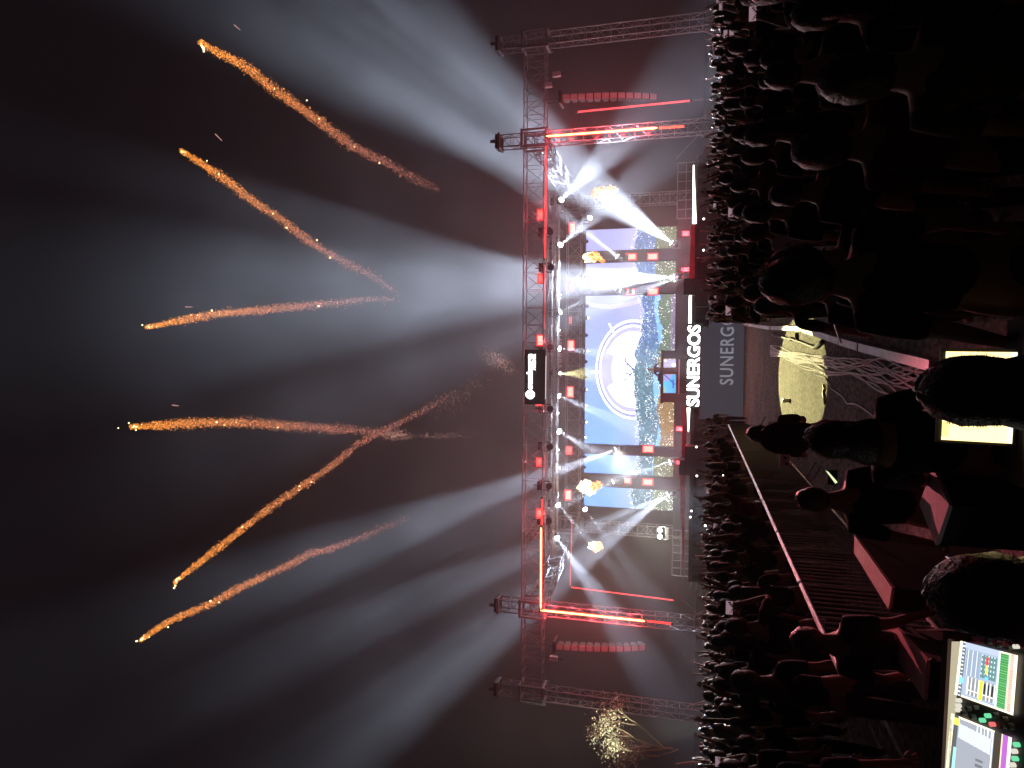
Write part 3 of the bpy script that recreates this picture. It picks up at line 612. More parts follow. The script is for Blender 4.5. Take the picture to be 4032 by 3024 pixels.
def hand_chains(w, d, s=1.0, curl=.35):          # wrist point, forearm direction
    w = Vector(w); d = Vector(d).normalized(); side = d.cross(Vector((0, 1, 0.05))).normalized(); n = side.cross(d)
    k = w+d*.045*s; ch = [[(*(w+d*.0), .026), (*k, .03), (*(w+d*.085*s), .03)]]
    for i, L in enumerate((.066, .075, .07, .055)):
        b = w+d*.085*s+side*(.031-.021*i)*s; m1 = b+d*L*.55*s+n*.01*curl+side*(.006-.004*i); e = m1+d*L*.5*s+n*.05*curl+side*(.006-.004*i); ch.append([(*b, .0105*s), (*m1, .0095*s), (*e, .0075*s)])
    b = w+d*.035*s+side*.03*s; ch.append([(*b, .012*s), (*(b+side*.028*s+d*.025*s), .0105*s), (*(b+side*.04*s+d*.055*s), .009*s)])
    return ch
def head_geo(b, c, hs=1.0):          # face towards +Y
    c = Vector(c)
    def f(p):
        k = 1.0
        if p.z < -.2: k *= 1-.16*(-p.z-.2)*(1 if abs(p.x) > .3 else .5)
        if p.y > .6 and abs(p.z+.05) < .2: k *= 1.0
        return k
    b.sphere(c, (.076*hs, .096*hs, .118*hs), 14, 10, None, f)
    b.sphere(c+Vector((0, .098, -.022))*hs, (.014*hs, .02*hs, .024*hs), 6, 5)       # nose
    for s in (-1, 1):
        b.sphere(c+Vector((s*.077, 0, -.015))*hs, (.010*hs, .018*hs, .03*hs), 6, 5)   # ears
        b.sphere(c+Vector((s*.03, .082, .012))*hs, (.015*hs, .01*hs, .008*hs), 6, 4)  # eyelids
    b.sphere(c+Vector((0, .088, -.062))*hs, (.024*hs, .01*hs, .008*hs), 6, 4)         # mouth
POSES = {}
def arms(pose, s):       # shoulder, elbow, wrist for side s
    sh = Vector((s*.175, 0, 1.385))
    if pose == 'down': return sh, Vector((s*.23, -.03, 1.12)), Vector((s*.24, .08, .90))
    if pose == 'up' or (pose == 'one_up' and s > 0): return sh, Vector((s*.27, .10, 1.60)), Vector((s*.20, .16, 1.86))
    if pose == 'high': return sh, Vector((s*.24, .05, 1.64)), Vector((s*.29, .08, 1.91))
    if pose == 'phone': return sh, Vector((s*.24, .22, 1.33)), Vector((s*.075, .36, 1.60))
    if pose == 'wide': return sh, Vector((s*.36, .06, 1.20)), Vector((s*.43, .22, 1.05))
    if pose == 'work': return sh, Vector((s*.22, .12, 1.12)), Vector((s*.13, .38, 1.12))
    return sh, Vector((s*.23, -.03, 1.12)), Vector((s*.24, .08, .90))
def person_geo(pose, hair, build=1.0, seed=0):
    r_ = random.Random(seed); lean = r_.uniform(-.02, .04); g = build
    core = [(0, 0, .96, (.135*g, .10*g)), (0, .0, 1.10, (.125*g, .095*g)), (0, .0, 1.26, (.15*g, .105*g)), (0, 0, 1.385, (.12*g, .085*g)), (0, .0, 1.46, .066), (0, .008, 1.53, .060), (0, .015, 1.60, .064)]
    ch = [core]; sh_core = [(x, y, z, (r[0]+.016, r[1]+.016) if hasattr(r, '__len__') else r+.012) for x, y, z, r in core[:4]]+[(0, .0, 1.435, .062)]
    shirt = [sh_core]; tr = [[(0, 0, 1.0, (.150*g, .115*g)), (0, 0, .93, (.15*g, .115*g))]]
    for s in (-1, 1):
        a, e, w = arms(pose, s); d = (w-e)
        ch.append([core[3], (*a, .056*g), (*(a.lerp(e, .5)), .046*g), (*e, .038), (*(e.lerp(w, .4)), .036), (*w, .025)]); ch += hand_chains(w, d)
        shirt.append([sh_core[3], (*a, .068*g), (*(a.lerp(e, .5)), .062*g), (*(a.lerp(e, .85)), .058*g)])
        hp = (s*.095, 0, .88); ch.append([core[0], (*hp, .09*g), (s*.105, .02, .50, .06), (s*.11, -.01, .10, .042), (s*.12, .13, .045, .036)])
        tr.append([(0, 0, .93, (.15*g, .115*g)), (*hp, .105*g), (s*.105, .02, .50, .078), (s*.11, -.01, .11, .062)])
    b = MB(); V, F = skin_mesh(ch, 1); b.add(V, F); head_geo(b, (0, .025, 1.62))
    sb = MB(); V, F = skin_mesh(shirt, 1); sb.add(V, F)
    tb = MB(); V, F = skin_mesh(tr, 1); tb.add(V, F)
    hb = MB(); hc = Vector((0, .012, 1.638))
    rn = [r_.uniform(.955, 1.055) for _ in range(400)]; it = iter(rn*3)
    ext = {'short': 1.10, 'bushy': 1.32, 'long': 1.14, 'cap': 1.12, 'bun': 1.13, 'hood': 1.3}[hair]
    nu, nv = 22, 14
    def hf(p):
        k = ext*next(it)
        if p.y > .25 and p.z < .35: k *= .90
        if p.z < -.25 and hair in ('short', 'cap', 'bun'): k *= .93
        return k
    hb.sphere(hc, (.077, .095, .112), nu, nv, None, hf)
    if hair in ('bushy', 'hood', 'long', 'bun'):
        for q in range(2200 if hair in ('bushy', 'hood') else 500):
            d = Vector((r_.gauss(0, 1), r_.gauss(0, 1), r_.gauss(0, 1)+.25)).normalized()
            if d.y > .3 and d.z < .5: continue
            p0 = hc+Vector((d.x*.077, d.y*.095, d.z*.112))*ext*.96; w = (d+Vector((r_.gauss(0, 1.2), r_.gauss(0, 1.2), r_.gauss(-.3, 1.0)))).normalized(); L = r_.uniform(.008, .024)*(1 if hair in ('bushy', 'hood') else .6); sd = d.cross(w)
            if sd.length < .01: continue
            sd = sd.normalized()*.0012; hb.add([p0-sd, p0+sd, p0+w*L], [(0, 1, 2)])
    if hair == 'long':
        V, F = skin_mesh([[(0, -.045, 1.66, (.075, .05)), (0, -.085, 1.53, (.09, .045)), (0, -.10, 1.40, (.10, .04)), (0, -.105, 1.30, (.085, .03))]], 1); hb.add(V, F)
    if hair == 'hood':
        V, F = skin_mesh([[(0, -.02, 1.67, (.09, .085)), (0, -.03, 1.56, (.10, .085)), (0, -.035, 1.47, (.14, .085)), (0, -.03, 1.40, (.13, .07))]], 1); hb.add(V, F)
    if hair == 'cap': hb.tube((0, .09, 1.655), (0, .185, 1.64), .07, 8, .06)
    if hair == 'bun': hb.sphere((0, -.085, 1.73), .048, 8, 6)
    return b, sb, tb, hb
SKINM = mat('skin', (.30, .17, .11), .55, 0, .12, 14); HAIRM = mat('dark_hair', (.03, .022, .018), .38, 0, .4, 60, .3, .8)
CLO = {'black': (.018, .018, .02), 'charcoal': (.05, .05, .055), 'navy': (.02, .028, .07), 'white': (.62, .60, .60), 'maroon': (.13, .02, .025), 'olive': (.06, .065, .035), 'pale grey': (.32, .32, .34)}
CLM = {k: mat('cloth_'+k.replace(' ', '_'), v, .85, 0, .25, 9, .3, .3) for k, v in CLO.items()}
TRM = mat('dark_denim', (.025, .028, .04), .9, 0, .3, 20)
TPL = []
def tmpl(pose, hair, g, seed):
    b, sb, tb, hb = person_geo(pose, hair, g, seed); out = []
    for nm, q, m in (('person', b, SKINM), ('shirt', sb, CLM['black']), ('trousers', tb, TRM), ('hair', hb, HAIRM)):
        me = bpy.data.meshes.new(nm); me.from_pydata(q.v, [], q.f); me.materials.append(m); me.polygons.foreach_set('use_smooth', [True]*len(me.polygons)); me.validate(); out.append(me)
    return dict(pose=pose, hair=hair, me=out)
for i, (p_, h_, g_) in enumerate([('down', 'short', 1.0), ('down', 'long', .9), ('down', 'bushy', 1.02), ('up', 'short', 1.0), ('one_up', 'short', 1.0), ('phone', 'short', 1.0), ('phone', 'long', .9), ('high', 'cap', 1.05), ('one_up', 'bun', .9), ('down', 'cap', 1.05), ('wide', 'short', 1.05), ('work', 'bushy', 1.05), ('work', 'hood', 1.1)]): TPL.append(tmpl(p_, h_, g_, i))
POSEW = {'down': 'arms down', 'up': 'both arms raised', 'one_up': 'one arm raised', 'phone': 'holding a phone up', 'high': 'both arms high', 'wide': 'arms spread', 'work': 'hands in front'}
HAIRW = {'hood': 'hooded', 'short': 'short-haired', 'long': 'long-haired', 'bushy': 'bushy-haired', 'cap': 'capped', 'bun': 'hair-bunned'}
def place_person(T, loc, rz, sc, cloth, label, group=None):
    root = bpy.data.objects.new('person', T['me'][0]); COL.objects.link(root); root.location = loc; root.rotation_euler = (0, 0, rz); root.scale = (sc, sc, sc)
    tag(root, label, 'person', group)
    for nm, me in zip(('shirt', 'trousers', 'hair'), T['me'][1:]):
        o = bpy.data.objects.new(nm, me); COL.objects.link(o); o.parent = root
        if nm == 'shirt': o.material_slots[0].link = 'OBJECT'; o.material_slots[0].material = CLM[cloth]
    return root
def kx(Y): return -.1+(Y-6.9)*.0575
def phone(p, lit, label, d=(0, -1, 0), group='phones held up in the crowd', m=None):
    p = Vector(p); t = thing('phone', label, 'phone', p, group); b = MB(); b.box(p+Vector((0, .006, 0)), (.078, .009, .16)); b.build('body', BLACK, t)
    b = MB(); b.box(p, (.07, .003, .148)); b.build('screen', m or PHM, t); return t
PHM = emi('phone_screen', (.85, .75, .9), 1.6)
rr = random.Random(21); ROWS = [3.0, 3.9, 4.8, 5.8, 7.0, 8.3, 9.7, 11.3, 13.1, 15.1, 17.3, 19.7, 22.3, 25.0, 27.8, 30.3]
SPOTS = []
for ri, Y in enumerate(ROWS):
    xl = P(3000, 3060, Y).x-.2; xr = P(3000, -30, Y).x+.2
    x = max(kx(Y)+.34, .038*Y+.27) if Y < 6.5 else max(kx(Y)+.42, .043*Y+.38); k = 1
    while x < xr:
        SPOTS.append([x+rr.uniform(-.1, .1), Y+rr.uniform(-.28, .28), 'right', ri, k]); x += rr.uniform(.52, .74); k += 1
    x = -2.75; k = 1
    while x > xl and Y > 4.5:
        SPOTS.append([x+rr.uniform(-.1, .1), Y+rr.uniform(-.28, .28), 'left', ri, k]); x -= rr.uniform(.52, .74); k += 1
NR = len(ROWS); rest = {i: [] for i in range(4)}; nind = 0; phn = 0
SPOTS.sort(key=lambda s: s[1])
W_ = [(0, 6), (1, 4), (2, 3), (3, 1.2), (4, 1.6), (5, 1.6), (6, .8), (7, 1.2), (8, .7), (9, 1.2)]
for s in SPOTS:
    x, Y, side, ri, k = s
    ti = rr.choices([w[0] for w in W_], [w[1]*(.35 if (Y < 9 and TPL[w[0]]['pose'] in ('up', 'high', 'one_up')) else 1) for w in W_])[0]
    if Y < 6.5 and TPL[ti]['pose'] != 'down': ti = rr.choice([0, 1, 2, 9])
    T = TPL[ti]; cl = rr.choices(list(CLO), [7, 4, 3, .8, 1.5, 1, 1])[0]; sc = rr.uniform(.90, 1.035); rz = rr.uniform(-.35, .35)
    if nind < 285:
        rn = ordn(NR-ri); lab = '%s person, %s shirt, %s, %s from aisle, %s row, %s crowd' % (HAIRW[T['hair']], cl, POSEW[T['pose']], ordn(k), rn, side)
        lab = lab.replace('holding a phone up', 'phone raised').replace(' shirt', ' shirt')
        o = place_person(T, (x, Y, 0), rz, sc, cl, lab, 'spectators standing before the stage'); nind += 1
        if T['pose'] == 'phone':
            c = Vector((x, Y, 0))+Matrix.Rotation(rz, 3, 'Z') @ Vector((0, .40, 1.70))*sc; phn += 1
            pt = thing('phone', 'phone held by the %s person, %s from the aisle in %s row, %s crowd' % (HAIRW[T['hair']], ordn(k), rn, side), 'phone', c, 'phones held up in the crowd')
            b = MB(); b.box(c+Vector((0, .006, 0)), (.156, .009, .078)); b.build('body', BLACK, pt); b = MB(); b.box(c, (.145, .003, .07)); b.build('screen', emi('phone_screen_dim', (.8, .5, .6), .35 if Y > 0 else 1), pt)
    else: rest[ti % 4].append((ti, x, Y, rz, sc, cl))
# the farthest rows as one crowd
cv = []; cf_ = []; cm = []; off = 0; mats_ = [SKINM, TRM, HAIRM, CLM['black'], CLM['white'], CLM['charcoal'], CLM['maroon'], CLM['pale grey']]
cache = {}
for L in rest.values():
    for ti, x, Y, rz, sc, cl in L:
        for pi, me in enumerate(TPL[ti]['me']):
            if pi == 2: continue
            if (ti, pi) not in cache:
                cache[(ti, pi)] = (np.array([v.co[:] for v in me.vertices]), [tuple(p.vertices) for p in me.polygons])
            V, F = cache[(ti, pi)]; c_, s_ = math.cos(rz), math.sin(rz)
            Q = np.stack([V[:, 0]*c_-V[:, 1]*s_, V[:, 0]*s_+V[:, 1]*c_, V[:, 2]], 1)*sc+np.array([x, Y, 0]); cv.append(Q); cf_ += [tuple(i+off for i in f) for f in F]; off += len(V)
            mi = 0 if pi == 0 else 2 if pi == 3 else {'white': 4, 'charcoal': 5, 'maroon': 6, 'pale grey': 7}.get(cl, 3); cm += [mi]*len(F)
if cv:
    me = bpy.data.meshes.new('far_crowd'); me.from_pydata(np.concatenate(cv).tolist(), [], cf_)
    for m_ in mats_: me.materials.append(m_)
    me.polygons.foreach_set('material_index', cm); me.polygons.foreach_set('use_smooth', [True]*len(cm)); o = bpy.data.objects.new('crowd', me); COL.objects.link(o); tag(o, 'packed far rows of the crowd right in front of the stage', 'crowd', None, 'stuff')
# phone torches and bright phones
for i, (x, y, Y, w, h, lab, e) in enumerate([(2931, 1083, 16, 28, 32, 'warm bright phone screen in the right crowd near the far barriers', 'a'), (3151, 1005, 9, 30, 56, 'phone filming the crowd, held sideways in the right crowd', 'b'), (3300, 2738, 6.5, 22, 40, 'bright phone screen low in the left crowd', 'c'), (3322, 2738, 6.5, 8, 30, 'small lit buttons under the bright low phone in the left crowd', 'd')]):
    c = P(x, y, Y); s = Y/FPX; t = thing('phone', lab, 'phone', c, 'bright phones in the crowd'); b = MB(); b.box(c+Vector((0, .008, 0)), (h*s*1.1, .01, w*s*1.1)); b.build('body', BLACK, t)
    b = MB(); b.box(c, (h*s, .004, w*s)); b.build('screen', {'a': emi('warm_phone', (1, .72, .5), 1.5), 'b': emi('pink_phone', (.95, .55, .5), .55), 'c': emi('white_phone', (.95, .85, 1), 3), 'd': emi('warm_phone', (1, 1, 1), 1)}[e], t)
for i, (x, y, Y, lab) in enumerate([(2770, 985, 30, 'fourth'), (2771, 862, 31, 'third'), (2742, 1760, 32, 'x'), (2744, 1874, 31, 'x'), (2722, 2012, 31, 'x'), (2718, 2036, 31, 'x'), (2945, 103, 20, 'x'), (2850, 1872, 24, 'x'), (2870, 2207, 17, 'x'), (2917, 2209, 14, 'x'), (3027, 2655, 9, 'x'), (2877, 2443, 16, 'x'), (2851, 2856, 19, 'x'), (2892, 722, 18, 'x'), (2777, 2070, 27, 'x')]):
    c = P(x, y, Y); t = thing('phone_torch', 'bright phone torch, %s from the right of the picture in the crowd' % ordn(sorted(q[1] for q in [(0, 985), (0, 862), (0, 1760), (0, 1874), (0, 2012), (0, 2036), (0, 103), (0, 1872), (0, 2207), (0, 2209), (0, 2655), (0, 2443), (0, 2856), (0, 722), (0, 2070)]).index(y)+1), 'phone torch', c, 'phone torches in the crowd')
    b = MB(); b.box(c+Vector((0, .03, -.03)), (.075, .01, .15)); b.build('phone_body', BLACK, t); b = MB(); b.sphere(c, .028+.0006*Y, 8, 6); b.build('lamp', emi('torch_glow', (1, .95, .85), 5), t)
# red light stick and pole
t = thing('light_stick', 'red glowing light stick crossing another above the crowd right of the aisle', 'light stick', P(2900, 1215, 15)); b = MB(); b.path([P(2893, 1195, 15), P(2925, 1203, 15), P(2960, 1190, 15), P(2995, 1175, 15)], .02); b.build('red_tube', emi('stick_red', (1, .04, .03), .6), t)
b = MB(); b.path([P(2893, 1215, 15), P(2945, 1232, 15)], .018); b.build('pink_tube', emi('stick_pink', (1, .25, .2), .35), t); b = MB(); b.sphere(P(2972, 1182, 15), (.1, .1, .07), 8, 6); b.build('tip', emi('stick_red', (1, 1, 1), 1), t)
b = MB(); b.tube(P(3213, 1066, 4.6), P(3311, 1348, 5.4), .008); tag(b.build('thin_pole', ALU, loc=P(3311, 1348, 5.4)), 'thin pale pole leaning over the right crowd towards the kerb', 'pole')
# ------------------------------------------------------------------ aisle: kerb boards, barrier fence, cables, spot of light
segs = [((2915, 1276), (2942, 1284)), ((2944, 1284), (3030, 1299)), ((3033, 1298), (3152, 1304)), ((3154, 1306), (3298, 1357)), ((3301, 1358), (3373, 1381)), ((3378, 1383), (3655, 1461))]
for i, (a, c) in enumerate(segs):
    A = PZ(*a, .10); B = PZ(*c, .10); d = (B-A).normalized(); n = Vector((-d.y, d.x, 0)); n = n if n.x < 0 else -n
    t = thing('kerb_board', '%s of the pale boards edging the right side of the aisle, counted from the stage' % ordn(i+1), 'board', (A.x, A.y, 0), 'pale boards along the aisle edge')
    b = MB(); w = .10
    b.hexa([A-n*.0+Vector((0, 0, -.10)), B+Vector((0, 0, -.10)), B, A], [A-n*w+Vector((0, 0, -.10)), B-n*w+Vector((0, 0, -.10)), B-n*w, A-n*w]); b.build('board', mat('pale_board', (.74, .66, .68), .5, 0, .2, 5), t)
t = thing('floor_frame', 'black angled metal frame lying on the lit ground beside the pale boards', 'frame', PZ(3210, 1370, 0))
b = MB()
for p, q in (((3040, 1316), (3115, 1338)), ((3108, 1332), (3210, 1370)), ((3210, 1370), (3238, 1344)), ((3137, 1338), (3137, 1312))): b.box2 if 0 else b.tube(PZ(*p, .03), PZ(*q, .03), .035, 6)
b.build('bars', BLACK, t)
XF = -2.2
def fence(y0, y1, i):
    t = thing('crowd_barrier', '%s barred metal barrier from the stage along the left side of the aisle' % ordn(i), 'barrier', (XF, y0, 0), 'barred barriers beside the aisle')
    b = MB(); b.tube((XF, y0+.03, 1.1), (XF, y1-.03, 1.1), .022, 8); b.build('top_rail', mat('galvanised_rail', (.75, .72, .74), .35, .5, .2, 5), t)
    b = MB(); b.tube((XF, y0+.03, .2), (XF, y1-.03, .2), .018, 6); b.build('bottom_rail', mat('galvanised_rail', (0, 0, 0)), t)
    b = MB(); n = int((y1-y0)/.115)
    for k in range(n+1): y = y0+.03+(y1-y0-.06)*k/n; b.tube((XF, y, .2), (XF, y, 1.1), .009, 5)
    b.build('bars', mat('dull_bar', (.30, .27, .28), .5, .4, .2, 8), t)
    for y in (y0+.25, y1-.25): b = MB(); b.tube((XF-.02, y, .2), (XF+.3, y, .02), .018); b.tube((XF-.02, y, .2), (XF-.3, y, .02), .018); b.build('foot', mat('galvanised_rail', (0, 0, 0)), t)
for i in range(9): fence(22.6-(i+1)*1.95, 22.6-i*1.95, i+1)
cab_m = mat('pale_cable', (.80, .74, .76), .5)
import itertools
rc = random.Random(5)
for i in range(15):
    pts = []; y0 = rc.uniform(-14, 14); ph = rc.uniform(0, 6); x1 = 3655 if i > 2 else 3500+60*i
    end = rc.uniform(-48, 62); n = 80
    for k in range(n):
        u = k/(n-1); x = 3033+(x1-3033)*u
        yy = 1380+(1500-1380)*(u**.9)+y0*(1-u)+end*u+ (9+14*u)*math.sin(ph+u*(9+i % 5*1.7))+6*math.sin(ph*2+u*23)
        pts.append(PZ(x, yy, .012+.012*(i % 3)))
    b = MB(); b.path(pts, .011, 5); tag(b.build('cable', cab_m, loc=pts[0]), 'pale cable in the tangled bundle along the aisle, %s laid strand' % ordn(i+1), 'cable', 'tangled cables along the aisle'); 
for o in [o for o in COL.objects if o.name.startswith('cable')]: o['label'] = 'pale wavy cable in the tangled bundle lying along the aisle'
pts = [PZ(x, y, .015) for x, y in [(3215, 1475), (3245, 1485), (3268, 1515), (3272, 1530), (3315, 1560), (3335, 1590), (3365, 1590), (3400, 1610), (3440, 1640), (3470, 1660), (3495, 1655)]]
b = MB(); b.path(pts, .011, 5); tag(b.build('cable', cab_m, loc=pts[0]), 'single loose pale cable wandering left of the bundle', 'cable', 'tangled cables along the aisle')
pts = [PZ(x, y, .02) for x, y in [(3241, 1515), (3246, 1530), (3240, 1545), (3245, 1570), (3248, 1590)]]
b = MB(); b.path(pts, .02, 5); tag(b.build('strap', mat('yellow_strap', (.85, .55, .08), .5), loc=pts[0]), 'short yellow strap on the lit ground', 'strap')
c = PZ(3107, 1578, .0); t = thing('paper_cup', 'small pale cup standing on the lit ground', 'cup', c); b = MB(); b.tube(c, c+Vector((0, 0, .13)), .035, 10, .05); b.build('cup_wall', WHITEP, t); b = MB(); b.tube(c+Vector((0, 0, .13)), c+Vector((0, 0, .14)), .053, 10); b.build('rim', mat('blue_rim', (.2, .45, .7), .4), t)
# yellow profile light on the ground
tg = Vector(PZ(3128, 1490, 0)); src = P(2206, 1470, 38.9); SPY = spot('spot_lamp', src, tg, 6.4, 85000, (1, .93, .40), .06, .01)
moving_head(src+(tg-src).normalized()*-.03, tg, 'spotlight throwing the yellow pool onto the aisle', 'lit moving head lights', True, emi('lamp_lens_yellow', (1, .95, .6), 6), .10)
# ------------------------------------------------------------------ technicians and desk
def tech(x, y, Y, htop, ti, cloth, rz, label, wid=1.0):
    c = P(x, y, Y); sc = c.z/1.75; o = place_person(TPL[ti], (c.x, Y, 0), rz, sc, cloth, label); o.scale = (sc*wid, sc*wid, sc); return o
tech(2950, 1705, 7.6, 0, 11, 'black', .3, 'person in dark clothes with backpack standing alone in the aisle')
tech(3196, 1728, 3.6, 0, 12, 'black', -.1, 'broad bushy-haired person seen from behind in the middle of the aisle', 1.08)
tech(3139, 1962, 4.4, 0, 0, 'black', .35, 'person in dark shirt beside the barred barrier, left of the bushy-haired one')
tech(3668, 1538, 1.9, 0, 12, 'black', 0, 'dark bushy head in front of the yellow lit monitor', 1.0)
tech(3715, 2330, 1.65, 0, 12, 'black', .5, 'dark curly-haired operator nearest the lighting desk', 1.0)
tech(3120, 2520, 4.6, 0, 0, 'charcoal', -.3, 'broad dark person behind the barriers beyond the lighting desk', 1.1)
t = thing('backpack', 'dark backpack worn by the person alone in the aisle', 'backpack', P(3090, 1730, 7.35)); c = P(3095, 1725, 7.33); b = MB(); b.sphere(c, (.17, .11, .25), 12, 8, None, lambda p: 1+.12*(abs(p.x*p.z))); b.build('bag', CLOTH, t, True); b = MB(); b.sphere(c+Vector((0, -.1, -.06)), (.11, .05, .12), 10, 6); b.build('pocket', BLACK, t, True)
c = P(3090, 1814, 7.3); t = thing('clipboard', 'pinkish card with two dark windows held beside the backpack', 'card', c); b = MB(); b.box(c, (.125, .006, .095)); b.build('card', WHITEP, t)
for dy in (-.03, .03): b = MB(); b.box(c+Vector((dy, -.005, -.01+dy*.3)), (.02, .004, .03)); b.build('window', BLACK, t)
c = P(3278, 1880, 4.0); t = thing('phone', 'bright greenish phone held between the two dark people in the aisle', 'phone', c, 'bright phones in the crowd'); b = MB(); M = Matrix.Rotation(.9, 3, 'Y')
b.box(c+Vector((0, .006, 0)), (.08, .008, .05)); b.build('body', BLACK, t); b = MB(); b.quad(P(3250, 1852, 4), P(3262, 1858, 4), P(3298, 1898, 4), P(3290, 1905, 4)); b.build('screen', emi('green_phone', (.75, .85, .45), 1.2), t)
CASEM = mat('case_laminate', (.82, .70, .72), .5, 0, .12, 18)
def case(px, z, label, m=CASEM, zb=0):
    q = [PZ(x, y, z) for x, y in px]; t = thing('flight_case', label, 'flight case', (q[0].x, q[0].y, zb), 'equipment cases around the mixing area')
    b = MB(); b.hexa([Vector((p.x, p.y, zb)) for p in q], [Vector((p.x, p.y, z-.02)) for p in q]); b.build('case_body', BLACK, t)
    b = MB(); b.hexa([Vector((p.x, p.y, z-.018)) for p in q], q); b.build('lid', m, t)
    b = MB()
    for p in q: b.sphere((p.x, p.y, z-.03), .018, 8, 5)
    b.build('corner', DARKM, t)
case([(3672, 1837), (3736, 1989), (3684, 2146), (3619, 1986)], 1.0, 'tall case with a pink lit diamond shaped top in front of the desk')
case([(3364, 2108), (3512, 2315), (3498, 2400), (3362, 2176)], .9, 'long case with red-lit top beside the barred barrier', mat('red_lit_laminate', (.78, .40, .40), .5, 0, .12, 18))  # red of the stage light is put into the lid colour
case([(3459, 2488), (3530, 2470), (3650, 2600), (3637, 2755)], .9, 'case with red-lit top left of the operator', mat('red_lit_laminate', (0, 0, 0)))
# desk and yellow monitor
t = thing('work_table', 'dark work table under the yellow lit monitor', 'table', (-.2, 2.9, 0)); b = MB(); b.box((-.17, 2.85, .93), (.62, .4, .03)); b.build('tabletop', CLOTH, t)
for sx in (-.45, .11):
    for sy in (2.68, 3.02): b = MB(); b.box((sx, sy, .458), (.04, .04, .914)); b.build('leg', BLACK, t)
t = thing('monitor', 'monitor glowing pale yellow behind the dark bushy head', 'monitor', (P(3995, 1566, 2.9).x, 2.9, .945))
q = [P(3725, 1384, 2.9), P(4007, 1387, 2.9), P(3985, 1747, 2.9), P(3706, 1731, 2.9)]      # right-top, right-bottom, left-bottom, left-top
def f3(u, v):
    c = np.zeros(u.shape+(3,)); c[:] = (1.5, 1.12, .46); c[(v < .09) & (np.abs(u-.12) < .08)] = (.8, .68, .25); c[(v > .93) & ((u < .3) | (u > .8))] = (1.0, .95, .7); c[(v > .96) & (np.abs(u-.35) < .05)] = (.1, .3, .05); c[(v < .12) & (u > .86) & (np.sin(v*260) > .3)] = (.75, .6, .2); return c
pix(t, 'display', [q[3], q[0], q[1], q[2]], 60, 40, f3)
b = MB(); o_ = [q[3]+Vector((-.012, .01, .012)), q[0]+Vector((.012, .01, .012)), q[1]+Vector((.012, .01, -.012)), q[2]+Vector((-.012, .01, -.012))]; b.hexa(o_, [p+Vector((0, .025, 0)) for p in o_]); b.build('casing', BLACK, t)
b = MB(); mx = (q[1].x+q[2].x)/2; b.box((mx, 2.94, .955), (.2, .16, .02)); b.box((mx, 2.95, 1.0), (.05, .03, .12)); b.build('stand', BLACK, t)
# lighting desk with two touch screens
t = thing('lighting_desk', 'lighting control desk with two bright touch screens and rows of knobs', 'control desk', (-1.6, 3.3, 0))
DQ = [P(3757, 2526, 3.62), P(3728, 3040, 3.62), P(4060, 3060, 3.2), P(4060, 2575, 3.2)]
O = DQ[0]; ex = (DQ[1]-DQ[0]); ey = (DQ[3]-DQ[0]); nrm = ey.cross(ex).normalized(); nrm = nrm if nrm.y < 0 else -nrm
def onplane(x, y, h=0):
    d = ray(x, y); tt = (O-CP).dot(nrm)/d.dot(nrm); return CP+d*tt+nrm*h
b = MB(); q0 = [onplane(*p) for p in ((3757, 2524), (3728, 3060), (4080, 3060), (4070, 2560))]; b.hexa([p-nrm*.08 for p in q0], q0); b.build('desk_face', mat('desk_face', (.045, .042, .038), .5, 0, .3, 30), t)
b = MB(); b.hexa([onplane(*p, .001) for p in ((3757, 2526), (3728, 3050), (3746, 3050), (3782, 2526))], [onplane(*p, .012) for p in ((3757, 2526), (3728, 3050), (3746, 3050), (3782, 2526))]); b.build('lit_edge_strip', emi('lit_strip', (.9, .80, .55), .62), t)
b = MB(); b.hexa([onplane(*p, -.09) for p in ((3736, 2494), (3700, 3060), (3728, 3060), (3757, 2515))], [onplane(*p, .03) for p in ((3736, 2494), (3700, 3060), (3728, 3060), (3757, 2515))]); b.build('rear_hood', mat('hood', (.10, .035, .035), .4), t)
b = MB()
for sx in (-1.35, -2.2): b.box((sx, 3.45, .35), (.06, .5, .7))
b.build('stand', BLACK, t)
